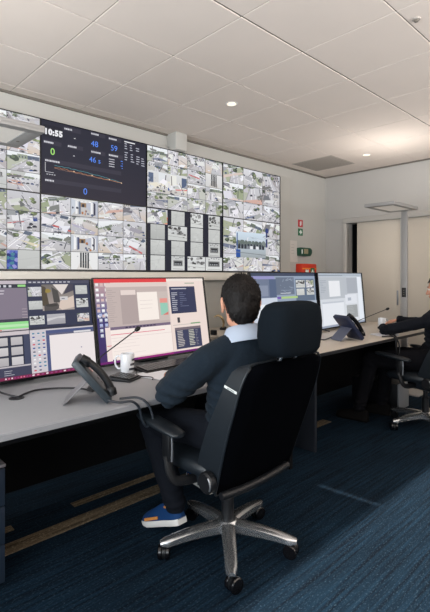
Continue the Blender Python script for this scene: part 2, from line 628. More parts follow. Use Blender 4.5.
def cctv(p, vp, kind, seed):
    """one surveillance picture: ground, roads, buildings, trees, cars"""
    rng = random.Random(seed)
    U = rng.uniform
    p.view(*vp)
    j = U(-8, 8)

    def K(r, g, b, a=1.0):
        q = U(-7, 7)
        return tuple(min(1.0, max(0, x * a)) for x in S(*[min(255, max(0, c + j + q)) for c in (r, g, b)]))
    if kind == 'gray':
        p.grad(0, 0, 1, 1, K(192, 194, 192), K(206, 208, 206))
        p.line([(U(.1, .4), 0), (U(.3, .9), 1)], .01, K(176, 178, 178))
        p.line([(0, U(.3, .7)), (1, U(.5, .9))], .008, K(182, 184, 182))
        for _ in range(6):
            p.blob(U(.1, .9), U(.1, .9), U(.05, .2), U(.04, .12), K(198, 200, 198), 7, rng)
        return
    if kind == 'bw':
        p.grad(0, 0, 1, 1, K(190, 192, 192), K(222, 224, 224))
        for _ in range(14):
            g = U(50, 170)
            p.blob(U(.05, .95), U(.4, .95), U(.04, .16), U(.05, .16), K(g, g, g), 7, rng)
        p.poly([(0, 0), (1, 0), (1, .35), (0, .5)], K(206, 208, 206))
        p.line([(0, .3), (1, .2)], .012, K(150, 150, 150))
        for _ in range(6):
            g = U(40, 230)
            a, b = U(0, .8), U(.1, .7)
            p.rect(a, b, a + U(.05, .2), b + U(.03, .12), K(g, g, g))
        return
    if kind == 'dock':
        p.grad(0, 0, 1, 1, K(214, 216, 214), K(196, 198, 198))
        p.rect(.15, .3, .85, .7, K(120, 122, 122))
        p.rect(.22, .38, .78, .62, K(36, 38, 42))
        for k in range(4):
            p.rect(.25 + k * .13, .40, .33 + k * .13, .5, K(150, 154, 158))
        p.line([(.1, .1), (.9, .08)], .02, K(160, 160, 160))
        for k in range(5):
            p.blob(.2 + .15 * k, U(.8, .95), .05, .05, K(120, 120, 122), 6, rng)
        return
    if kind == 'indoor':
        p.grad(0, 0, 1, 1, K(206, 202, 198), K(226, 226, 226))
        vx, vy = U(.4, .6), U(.5, .65)
        p.poly([(0, 0), (1, 0), (vx + .12, vy - .1), (vx - .12, vy - .1)], K(196, 180, 158) if U(0, 1) < .5 else K(206, 204, 204))
        p.poly([(0, 0), (vx - .12, vy - .1), (vx - .12, vy + .15), (0, 1)], K(200, 206, 216))
        p.poly([(1, 0), (vx + .12, vy - .1), (vx + .12, vy + .15), (1, 1)], K(188, 192, 206))
        p.rect(vx - .12, vy - .1, vx + .12, vy + .15, K(150, 120, 90))
        p.rect(vx - .04, vy - .1, vx + .05, vy + .08, K(50, 50, 62))
        for k in range(5):
            a = U(0, .3) if k % 2 else U(.7, .9)
            p.poly([(a, .1), (a + .08, .15), (a + .08, .8), (a, .9)], K(*rng.choice([(80, 88, 120), (120, 130, 150), (240, 240, 242), (60, 60, 80)])))
        for k in range(4):
            p.rect(.2 + k * .15, .85, .28 + k * .15, .9, K(250, 250, 250))
        for k in range(8):
            a, b = U(.05, .9), U(.05, .5)
            p.blob(a, b, U(.02, .06), U(.03, .1), K(*rng.choice([(50, 52, 70), (180, 120, 80), (90, 100, 130)])), 6, rng)
        return
    if kind == 'columns':
        p.grad(0, 0, 1, 1, K(222, 222, 222), K(236, 236, 236))
        p.poly([(.2, 0), (.8, 0), (.62, .5), (.36, .5)], K(216, 212, 208))
        for k in range(4):
            p.rect(.33 + k * .09, .12 - .02 * k, .39 + k * .09, .98, K(50, 54, 60))
        for k in range(4):
            p.blob(U(.05, .95), U(.1, .9), U(.02, .05), U(.03, .06), K(180, 182, 184), 6, rng)
        return
    # outdoor pictures
    warm = kind in ('plaza', 'sand')
    p.grad(0, 0, 1, 1, K(196, 194, 196) if not warm else K(212, 196, 180), K(214, 214, 220))
    hz = U(.62, .95)
    th, sc, fl, ox, oy = R(U(-28, 28)), U(1.1, 1.35), rng.choice((-1, 1)), U(-.12, .12), U(-.1, .1)

    def turn(x, y):
        x, y = (x - .5) * sc * fl, (y - .5) * sc
        return .5 + ox + x * cos(th) - y * sin(th), .5 + oy + x * sin(th) + y * cos(th)
    p.tf = turn
    if kind != 'aerial':
        p.grad(0, hz, 1, 1, K(230, 234, 238), K(240, 243, 246))
        x = 0
        while x < 1:
            wd_ = U(.10, .3)
            h = U(.03, .14)
            c = rng.choice([(150, 160, 140), (196, 190, 184), (110, 120, 104), (226, 226, 228), (96, 108, 128)])
            p.rect(x, hz - .05, min(1, x + wd_), min(1, hz + h), K(*c))
            for q in range(3):
                p.rect(x + wd_ * (.15 + .3 * q), hz - .01, min(1, x + wd_ * (.27 + .3 * q)), min(1, hz + h * .5), K(90, 96, 110))
            x += wd_
    gcol = rng.choice([(172, 178, 152), (188, 192, 176), (150, 160, 130), (194, 196, 188), (200, 200, 198), (206, 204, 200)])
    if kind in ('road', 'park', 'aerial', 'green'):
        p.poly([(0, 0), (U(.2, .5), 0), (U(.3, .7), hz - .06), (0, hz - .06)], K(*gcol))
        if kind in ('green', 'park'):
            p.poly([(1, 0), (U(.6, .85), 0), (U(.55, .7), hz - .05), (1, hz - .05)], K(*gcol))
    # road
    a, b = U(.0, .5), U(.3, .7)
    w0, w1 = U(.3, .6), U(.08, .2)
    p.poly([(a, 0), (min(1, a + w0), 0), (min(1, b + w1), hz - .05), (b, hz - .05)], K(204, 202, 208))
    p.line([(a + w0 * .5, 0), (b + w1 * .5, hz - .06)], .012, K(244, 244, 246))
    p.line([(a, 0), (b, hz - .05)], .014, K(160, 158, 162))
    p.line([(min(1, a + w0), 0), (min(1, b + w1), hz - .05)], .012, K(232, 232, 234))
    if rng.random() < .55:
        c = rng.choice([(206, 168, 156), (222, 204, 196), (184, 180, 200), (222, 212, 184), (232, 232, 234), (120, 128, 150)])
        y0 = U(.05, .4)
        p.poly([(0, y0), (U(.4, 1), y0 + U(-.1, .2)), (U(.4, 1), y0 + U(.08, .22)), (0, y0 + U(.1, .2))], K(*c))
    if kind == 'street':
        p.poly([(0, .1), (.36, .45), (.36, 1), (0, 1)], K(176, 170, 172))
        for r in range(3):
            for q in range(3):
                p.rect(.04 + q * .10, .55 + r * .14, .09 + q * .10, .63 + r * .14, K(64, 68, 84))
        p.poly([(1, .2), (.72, .48), (.72, .9), (1, 1)], K(210, 206, 204))
        for q in range(3):
            p.rect(.76 + q * .08, .6, .80 + q * .08, .78, K(88, 92, 108))
    for _ in range(rng.randint(1, 4)):
        x, y = U(.02, .98), U(hz - .25, hz + .06)
        r = U(.04, .12)
        c = rng.choice([(90, 100, 76), (104, 114, 88), (70, 80, 70), (126, 136, 104)])
        p.blob(x, y, r, r * U(.8, 1.4), K(*c), 9, rng)
        p.blob(x - r * .3, y + r * .3, r * .5, r * .5, K(c[0] + 36, c[1] + 40, c[2] + 26), 7, rng)
    ncar = 16 if kind in ('carpark', 'truck') else rng.randint(2, 5)
    for k in range(ncar):
        if kind == 'carpark':
            x, y = (k % 8) * .12 + U(0, .03), .32 + (k // 8) * .2 + U(0, .03)
        else:
            x, y = U(.05, .9), U(.06, hz - .08)
        sc_ = .06 + .10 * max(0, (hz - y))
        c = rng.choice([(240, 240, 242), (236, 236, 240), (40, 42, 52), (70, 90, 140), (150, 152, 160), (52, 60, 84), (30, 34, 44)])
        p.rect(x, y, x + sc_, y + sc_ * .45, K(*c))
        p.rect(x + sc_ * .2, y + sc_ * .45, x + sc_ * .8, y + sc_ * .72, K(56, 64, 82))
        p.rect(x + sc_ * .05, y - sc_ * .08, x + sc_ * .95, y, K(66, 66, 74))
    if kind == 'truck':
        p.rect(.3, .45, .85, .7, K(236, 236, 240))
        p.rect(.85, .45, .97, .62, K(60, 84, 150))
        p.poly([(.05, .28), (.6, .4), (.6, .47), (.05, .36)], K(206, 110, 110))
    if rng.random() < .6:
        x = U(.1, .9)
        p.rect(x, U(.1, .4), x + .025, U(.75, 1), K(74, 76, 84))
    for _ in range(3):
        x, y = U(0, .8), U(0, .8)
        a_, b_ = U(.15, .4), U(.12, .3)
        q = rng.choice((118, 168, 196, 222, 232, 238))
        p.poly([(x, y), (x + a_, y + U(-.1, .1)), (x + a_ + U(-.1, .1), y + b_), (x + U(-.05, .1), y + b_ + U(-.1, .1))], K(q, q + U(-4, 4), q + U(-4, 10)))
    for _ in range(14):
        x, y = U(0, .95), U(0, 1)
        q = U(110, 248)
        p.rect(x, y, x + U(.01, .09), y + U(.01, .07), K(q, q + U(-6, 4), q + U(0, 16)))
    for _ in range(5):
        x, y = U(0, 1), U(0, 1)
        q = U(120, 240)
        p.line([(x, y), (x + U(-.5, .5), y + U(-.4, .4))], U(.006, .02), K(q, q, q + 8))
    p.tf = None


BLK = S(10, 10, 14)
KINDS = ['road', 'street', 'park', 'carpark', 'green', 'aerial', 'plaza', 'truck', 'road', 'street']


def wall_grid(p, nx, ny, seed, skip=(), kinds=None):
    rng = random.Random(seed)
    p.view(0, 0, 1, 1)
    p.rect(0, 0, 1, 1, BLK)
    l0 = p.l
    for j in range(ny):
        for i in range(nx):
            if (i, j) in skip:
                continue
            p.l = l0
            k = kinds.get((i, j)) if kinds else None
            k = k or rng.choice(KINDS)
            cctv(p, (i / nx + .002, 1 - (j + 1) / ny + .003, (i + 1) / nx - .002, 1 - j / ny - .003), k, seed * 100 + j * 10 + i)


def dashboard(p):
    p.view(0, 0, 1, 1)
    p.rect(0, 0, 1, 1, S(33, 34, 50))
    p.grad(0, 0, 1, .55, S(40, 36, 50), S(33, 34, 50))
    p.rect(.02, .775, .175, .945, S(22, 24, 38))
    W_, B_, GRN = S(240, 240, 244), S(92, 146, 255), S(170, 232, 120)
    # section bars with tiny captions
    for (x, y, l, bar) in ((.19, .945, .07, .15), (.43, .965, .07, .14), (.60, .955, .07, .13), (.02, .705, .075, .15),
                           (.22, .71, .08, .14), (.43, .70, .09, .14), (.60, .705, .09, .15), (.03, .455, .11, .70), (.03, .185, .07, .70)):
        p.rect(x, y - .028, x + bar, y + .032, S(52, 50, 64))
        q = random.Random(int(x * 1000))
        xx = x + .005
        while xx < x + l:
            ww = q.uniform(.006, .016)
            p.rect(xx, y - .010, xx + ww, y + .014, S(212, 212, 220))
            xx += ww + .003
    p.text('10:55', .026, .815, .066, W_, .0042, 1.12)
    p.text('48', .432, .782, .074, B_)
    p.text('59', .622, .782, .074, B_)
    p.text('0', .076, .545, .082, GRN, .0008)
    p.text('46 s', .415, .548, .070, B_)
    p.text('0', .36, .06, .082, B_)
    p.text('-', .275, .815, .06, W_)
    p.text('-', .268, .565, .06, W_)
    # small legend lists
    for k in range(4):
        p.rect(.605, .64 - k * .036, .66, .652 - k * .036, S(200, 200, 210))
        p.rect(.725 + .01 * (k % 2), .64 - k * .036, .745, .652 - k * .036, B_)
    q = random.Random(4)
    p.rect(.762, .955, .875, .972, W_)
    for c, (x, top, n) in enumerate(((.765, .925, 3), (.82, .915, 3), (.885, .89, 2), (.765, .79, 4), (.83, .775, 4), (.89, .76, 4), (.945, .745, 4))):
        for k in range(n):
            p.rect(x, top - k * .037, x + q.uniform(.020, .038), top - k * .037 + .013, S(190, 192, 206))
    # chart
    ax = S(206, 206, 214)
    p.line([(.035, .30), (.035, .43)], .002, ax)
    p.line([(.035, .30), (.105, .30)], .003, ax)
    for k in range(4):
        p.rect(.045 + .02 * k, .265, .058 + .02 * k, .275, ax)
    n = 30
    q = random.Random(9)
    tl = [(.11 + .62 * k / n, .405 - .085 * (k / n) ** 1.6 + q.uniform(-.006, .006)) for k in range(n + 1)]
    ol = [(.11 + .62 * k / n, .380 - .066 * (k / n) + q.uniform(-.008, .008)) for k in range(n + 1)]
    pl = [(.11 + .62 * k / n, .362 - .050 * (k / n) + q.uniform(-.004, .004)) for k in range(n + 1)]
    p.line(tl, .003, S(84, 150, 160))
    p.line(pl, .0025, S(150, 118, 108))
    p.line(ol, .0024, S(206, 140, 92))
    for k in (8, 16, 24, 30):
        p.blob(ol[k][0], ol[k][1], .006, .010, S(250, 210, 170), 6)


PW, PH0, PH1 = 1.07, .63, .651
PX0, PXY = .4475, 3.72


def display_panel(ci, row, label, fill, w=PW):
    x0 = PX0 + ci * PW
    z0 = 2.041 if row == 0 else 1.39
    h = PH0 if row == 0 else PH1
    t = thing('display_panel', label, 'screen', (x0, PXY, z0), 0, 'video wall display panels')
    obj('housing', G().span(.012, w - .012, .012, .045, .012, h - .012, .004), M_black, t)
    g = G()
    bz = .0035
    zb = .014 if row else bz
    g.span(0, w, 0, .022, 0, zb)
    g.span(0, w, 0, .022, h - bz, h)
    g.span(0, bz, 0, .022, zb, h - bz)
    g.span(w - bz, w, 0, .022, zb, h - bz)
    obj('bezel', g, M_blackg, t, smooth=0)
    p = Pic(w - 2 * bz, h - bz - zb)
    fill(p)
    me = p.mesh('screen')
    me.transform(M.Translation((bz, .012, zb)))
    obj('screen', me, M_screen, t)
    return t


def f_a0(p):
    wall_grid(p, 4, 4, 3, kinds={(3, 2): 'road', (3, 1): 'plaza', (3, 0): 'street', (3, 3): 'carpark', (2, 3): 'bw'})


def f_a1(p):
    wall_grid(p, 4, 4, 5, kinds={(3, 0): 'aerial', (3, 1): 'truck', (3, 2): 'road', (3, 3): 'gray', (2, 0): 'green'})
    p.view(.75, 0, .83, .24)
    p.rect(0, 0, 1, 1, S(44, 66, 150))
    rng = random.Random(2)
    for _ in range(14):
        p.blob(rng.random(), rng.random(), .25, .12, rng.choice([S(90, 110, 190), S(30, 40, 110), S(150, 150, 210), S(70, 130, 150)]), 7, rng)


def f_b1(p):
    wall_grid(p, 4, 4, 11, kinds={(0, 0): 'road', (1, 0): 'indoor', (2, 0): 'plaza', (3, 0): 'sand', (1, 1): 'plaza', (1, 2): 'indoor',
                                  (1, 3): 'columns', (2, 1): 'park', (2, 2): 'sand', (0, 3): 'green', (2, 3): 'carpark', (3, 3): 'road', (3, 1): 'aerial'})


def f_c0(p):
    wall_grid(p, 4, 4, 21, kinds={(0, 3): 'road', (1, 3): 'green', (2, 3): 'green', (3, 3): 'green', (2, 0): 'street', (3, 1): 'columns', (1, 1): 'green'})
    # a large picture of a white forecourt over four cells
    p.view(.02, .26, .49, .60)
    p.grad(0, 0, 1, 1, S(206, 202, 196), S(222, 224, 226))
    p.poly([(0, .1), (.5, .35), (1, .15), (1, .4), (.62, .62), (.4, .6), (0, .35)], S(236, 230, 214))
    p.poly([(.25, .45), (.45, .5), (.45, .95), (.25, .98)], S(228, 232, 236))
    p.poly([(.55, .5), (.72, .45), (.72, .95), (.55, .95)], S(238, 238, 232))
    p.rect(0, .45, .12, .9, S(96, 110, 138))
    p.rect(.86, .4, 1, .9, S(84, 100, 130))
    p.line([(.4, .2), (.44, .9)], .012, S(110, 104, 110))
    p.line([(.6, .2), (.58, .9)], .012, S(130, 124, 126))
    rng = random.Random(8)
    for _ in range(10):
        p.blob(rng.random(), rng.uniform(0, .25), .04, .05, rng.choice([S(70, 72, 84), S(160, 150, 150), S(120, 140, 90)]), 7, rng)


def f_c1(p):
    p.view(0, 0, 1, 1)
    p.rect(0, 0, 1, 1, S(26, 28, 44))
    l0 = p.l
    kk = [['road', 'gray', 'bw', 'bw'], ['gray', 'bw', 'gray', 'gray'], ['gray', 'gray', 'gray', 'dock'], ['gray', 'dock', 'bw', 'dock']]
    for j in range(4):
        for i in range(4):
            p.l = l0
            full = (i, j) in ((0, 0), (1, 1), (2, 3), (3, 3))
            m0 = .004 if full else .045
            y0, y1 = 1 - (j + 1) / 4 + .006, 1 - j / 4 - .006
            cctv(p, (i / 4 + m0, y0, (i + 1) / 4 - (.004 if full else .036), y1), kk[j][i], 300 + j * 9 + i)
    p.view(.02, .75, .25, 1)
    p.poly([(.68, .05), (.98, .05), (.98, .5), (.72, .42)], S(240, 120, 90))
    p.blob(.8, .6, .1, .14, S(226, 238, 240), 8)


def f_d0(p):
    wall_grid(p, 3, 3, 31, kinds={(0, 0): 'park', (1, 0): 'aerial', (2, 0): 'street', (0, 1): 'park', (1, 1): 'road', (2, 1): 'street', (0, 2): 'road', (1, 2): 'aerial', (2, 2): 'carpark'})


def f_d1(p):
    wall_grid(p, 3, 3, 41, kinds={(0, 0): 'aerial', (1, 0): 'park', (2, 0): 'street', (0, 2): 'carpark', (1, 2): 'park', (2, 2): 'plaza', (0, 1): 'road', (2, 1): 'road'})
    p.view(.21, .27, .73, .76)
    p.grad(0, 0, 1, 1, S(160, 168, 172), S(210, 226, 240))
    p.rect(0, .45, 1, .60, S(112, 122, 124))
    rng = random.Random(5)
    for k in range(9):
        x = .06 + k * .1
        p.rect(x, .34, x + .085, .46, rng.choice([S(50, 54, 62), S(230, 232, 236), S(40, 44, 52), S(120, 124, 132)]))
        p.rect(x + .012, .46, x + .072, .54, S(46, 54, 66))
    for k in range(8):
        p.blob(.08 + k * .12, .60, .07, rng.uniform(.05, .12), rng.choice([S(104, 116, 112), S(88, 100, 98), S(126, 136, 134)]), 8, rng)
    p.rect(0, 0, .14, .3, S(44, 84, 160))
    p.rect(.02, .3, .05, .95, S(60, 90, 150))
    p.line([(0, .2), (1, .12)], .012, S(120, 126, 130))
    p.view(.70, .44, .80, .92)
    p.blob(.5, .8, .35, .12, S(44, 60, 120), 8)
    p.rect(.3, .1, .6, .72, S(40, 52, 104))
    p.rect(.0, .45, .9, .52, S(190, 196, 206))


display_panel(0, 0, 'upper leftmost video wall panel with camera pictures, partly behind the near floor lamp head', f_a0)
display_panel(0, 1, 'lower leftmost video wall panel showing pale road and vehicle camera pictures', f_a1)
display_panel(1, 0, 'dark navy dashboard panel on the video wall showing the clock 10:55', dashboard)
display_panel(1, 1, 'video wall panel directly below the dark dashboard, grid of sixteen camera pictures', f_b1)
display_panel(2, 0, 'upper video wall panel right of the dark dashboard, with a white forecourt picture', f_c0)
display_panel(2, 1, 'lower video wall panel with plain grey pictures separated by black gaps', f_c1)
display_panel(3, 0, 'upper rightmost video wall panel with nine camera pictures', f_d0)
display_panel(3, 1, 'lower rightmost video wall panel with a large bluish car park picture', f_d1)

# ------------------------------------------------------------------ things on the back wall
SY = RY


def sign(name, label, x, z, w, h, m, symbol):
    t = thing(name, label, 'sign', (x, SY, z))
    obj('plate', G().box((0, -.004, 0), (w, .008, h), None, .001, 1), m, t)
    obj('symbol', symbol, M_signw, t, smooth=0)
    return t


g = G()
g.prism([(-.014, -.034), (.014, -.034), (.014, .018), (.008, .026), (.008, .034), (-.008, .034), (-.008, .026), (-.014, .018)], .002, M.Translation((-.006, -.010, 0)))
g.box((.022, -.009, .005), (.006, .002, .055))
sign('fire_sign', 'small red sign on the wall, above the green cross sign', 5.30, 2.10, .105, .10, M_red, g)
g = G()
g.box((0, -.009, 0), (.062, .002, .022))
g.box((0, -.0091, 0), (.022, .002, .062))
sign('first_aid_sign', 'small green sign with a white cross below the red sign', 5.30, 1.975, .105, .10, M_green, g)
t = thing('wall_notice', 'white paper notice pinned to the back wall beside the green dispenser', 'paper', (5.13, SY, 1.545))
g = G()
nn = 12
g.rings([[V((-.10, -.004 - .010 * sin(pi * k / nn), .30 * k / nn)), V((.09, -.003 - .014 * (1 - k / nn) ** 2, .30 * k / nn)),
          V((.09, -.0018 - .014 * (1 - k / nn) ** 2, .30 * k / nn)), V((-.10, -.0028 - .010 * sin(pi * k / nn), .30 * k / nn))] for k in range(nn + 1)])
obj('sheet', g, mat('notice_paper', S(208, 202, 196), .9), t)
g = G()
for k in range(4):
    g.box((-.03, -.0165, .12 + .04 * k), (.07 - .01 * (k % 2), .001, .004))
obj('printed_line', g, mat('faded_print', S(150, 146, 146), .9), t, kind='stuff', smooth=0)
t = thing('plaster_dispenser', 'dark green rounded dispenser box mounted on the back wall', 'dispenser', (5.34, SY, 1.69))
g = G()
g.prism([(-.13, -.06), (.10, -.06), (.14, -.02), (.14, .03), (.10, .06), (-.13, .06)], .085, M.Translation((0, -.086, 0)), .012)
obj('body', g, M_dispg, t)
obj('front_label', G().box((-.02, -.0875, .005), (.10, .003, .07), None, .001, 1), mat('label_tan', S(150, 140, 110), .6, var=.3, nscale=60), t)
obj('side_tab', G().box((-.115, -.0875, .0), (.022, .003, .06), None, .001, 1), M_signw, t)
t = thing('first_aid_box', 'orange red first aid box with white cross on the back wall', 'box', (5.37, SY, 1.36))
obj('case', G().box((0, -.055, 0), (.36, .11, .32), None, .012), M_boxred, t)
obj('lid_band', G().box((0, -.112, .09), (.345, .004, .02), None, .001, 1), M_boxyel, t)
g = G()
g.box((.07, -.1125, .04), (.10, .005, .12))
obj('cross_field', g, M_green, t)
g = G()
g.box((.07, -.1155, .035), (.075, .003, .028))
g.box((.07, -.1156, .035), (.028, .003, .085))
obj('cross', g, M_signw, t, smooth=0)
g = G()
g.prism([(-.10, .02), (-.06, -.05), (-.02, .02), (-.03, .05), (-.06, .035), (-.09, .05)], .003, M.Translation((0, -.1145, .03)))
obj('heart_mark', g, M_signw, t, smooth=0)

# low white counter along the back wall with a headset on it
t = thing('low_counter', 'low white counter along the back wall behind the monitors', 'cabinet', (3.6, 3.5, 0))
obj('body', G().span(-1.0, 1.0, -.28, .27, .06, .72, .003), M_wall2, t)
obj('top', G().span(-1.02, 1.02, -.30, .28, .72, .75, .004), M_desk2, t)
obj('plinth', G().span(-.98, .98, -.25, .26, 0, .06), M_under, t)
for k in range(4):
    d = obj('door', G().span(-.99 + k * .497, -.50 + k * .497, -.298, -.281, .07, .71, .003), M_wall2, t)
    obj('handle', G().span(-.53 + k * .497, -.52 + k * .497, -.312, -.299, .55, .66, .002), M_alu, d)
t = thing('headset', 'metal band headset with black ear cushions on the back counter', 'headset', (3.49, 3.60, .75), R(-50))
for y_ in (-.045, .045):
    obj('band', G().tube(bez([(.035 * 1.0, y_, .02), (.04, y_, .08), (.02, y_, .13), (-.02, y_, .155), (-.06, y_, .14)], 6), .008, 8), M_brass, t)
    obj('ear_cushion', G().lathe([(0, 0), (.032, 0), (.036, .008), (.032, .022), (0, .026)], (.035, y_, 0), 20), M_black, t)
t = obj('power_adapter', G().box((3.11, 3.30, .775), (.05, .06, .05), None, .01), M_black)
tag(t, 'small black adapter lying at the front of the back counter', 'adapter')

# ------------------------------------------------------------------ desks
DZ, DZ2 = .75, .80
t = thing('desk', 'long grey topped control desk at left with two big monitors', 'desk', (0, 0, 0))
obj('worktop', G().span(-.6, 2.60, 1.78, 2.76, DZ - .028, DZ, .003), M_desk, t)
obj('edge_band', G().span(-.6, 2.60, 1.776, 1.781, DZ - .027, DZ - .004), M_desk, t)
obj('modesty_panel', G().span(-.5, 2.54, 2.64, 2.66, .12, DZ - .03), M_under, t)
obj('side_panel', G().span(2.52, 2.55, 1.90, 2.70, 0, DZ - .03), M_under, t, label='dark end panel')
obj('side_panel', G().span(-.5, -.47, 1.90, 2.70, 0, DZ - .03), M_under, t, label='dark end panel')
obj('cable_tray', G().span(-.3, 2.4, 2.38, 2.60, DZ - .14, DZ - .06, .004), M_under, t)
obj('front_rail', G().span(-.4, 2.5, 1.86, 1.92, DZ - .075, DZ - .03, .003), M_under, t)
t = thing('desk', 'pale topped control desk at right where the second person works', 'desk', (0, 0, 0))
obj('worktop', G().span(2.62, 5.02, 1.79, 2.78, DZ2 - .026, DZ2, .003), M_desk2, t)
obj('edge_band', G().span(2.62, 5.02, 1.785, 1.791, DZ2 - .026, DZ2 - .003), M_edge, t, label='dark front edge')
obj('side_panel', G().span(2.895, 2.925, 1.95, 2.70, 0, DZ2 - .03, .002), M_panel, t, label='blue grey end panel')
obj('side_panel', G().span(4.95, 4.98, 2.25, 2.70, 0, DZ2 - .03, .002), M_under, t)
obj('modesty_panel', G().span(2.93, 4.94, 2.64, 2.66, .10, DZ2 - .03), M_under, t)
obj('cable_tray', G().span(3.0, 4.7, 2.40, 2.60, DZ2 - .14, DZ2 - .07, .004), M_under, t)

# dark drawer pedestal at the left edge
t = thing('drawer_pedestal', 'dark blue drawer pedestal under the left end of the desk', 'cabinet', (.46, 2.32, 0))
obj('body', G().span(-.21, .21, -.28, .29, .02, .525, .003), M_cab, t)
obj('top', G().span(-.212, .212, -.302, .292, .526, .54, .003), M_cabtop, t)
for k in range(3):
    d = obj('drawer', G().span(-.209, .209, -.30, -.281, .03 + k * .165, .19 + k * .165, .003), M_cab, t)
    obj('handle', G().span(-.06, .06, -.312, -.301, .15 + k * .165, .16 + k * .165, .002), M_alu, d)

# computer tower under the right desk
t = thing('computer_tower', 'computer tower with pale front on the floor under the right desk', 'computer', (4.48, 2.22, 0))
obj('case', G().span(-.115, .115, -.245, .25, .015, .27, .004), M_black, t)
obj('front_panel', G().span(-.115, .115, -.262, -.246, .015, .27, .004), mat('tower_front', S(140, 142, 146), .4), t)
for xx in (-.09, .09):
    for yy in (-.2, .2):
        obj('foot', G().cyl((xx, yy, 0), (xx, yy, .016), .012, None, 12), M_under, t)

# ------------------------------------------------------------------ desktop monitors


def icons(p, x, y, nx, ny, dx, dy, cols, seed, w=.012, h=.016):
    q = random.Random(seed)
    for j in range(ny):
        for i in range(nx):
            if q.random() < .9:
                c = q.choice(cols)
                p.rect(x + i * dx, y - j * dy, x + i * dx + w, y - j * dy + h, c)
                p.rect(x + i * dx - .002, y - j * dy - .008, x + i * dx + w + .002, y - j * dy - .004, S(226, 226, 232))


def lines(p, x, y, n, dy, l0, l1, col, seed, th=.006):
    q = random.Random(seed)
    for k in range(n):
        p.rect(x, y - k * dy, x + q.uniform(l0, l1), y - k * dy + th, col)


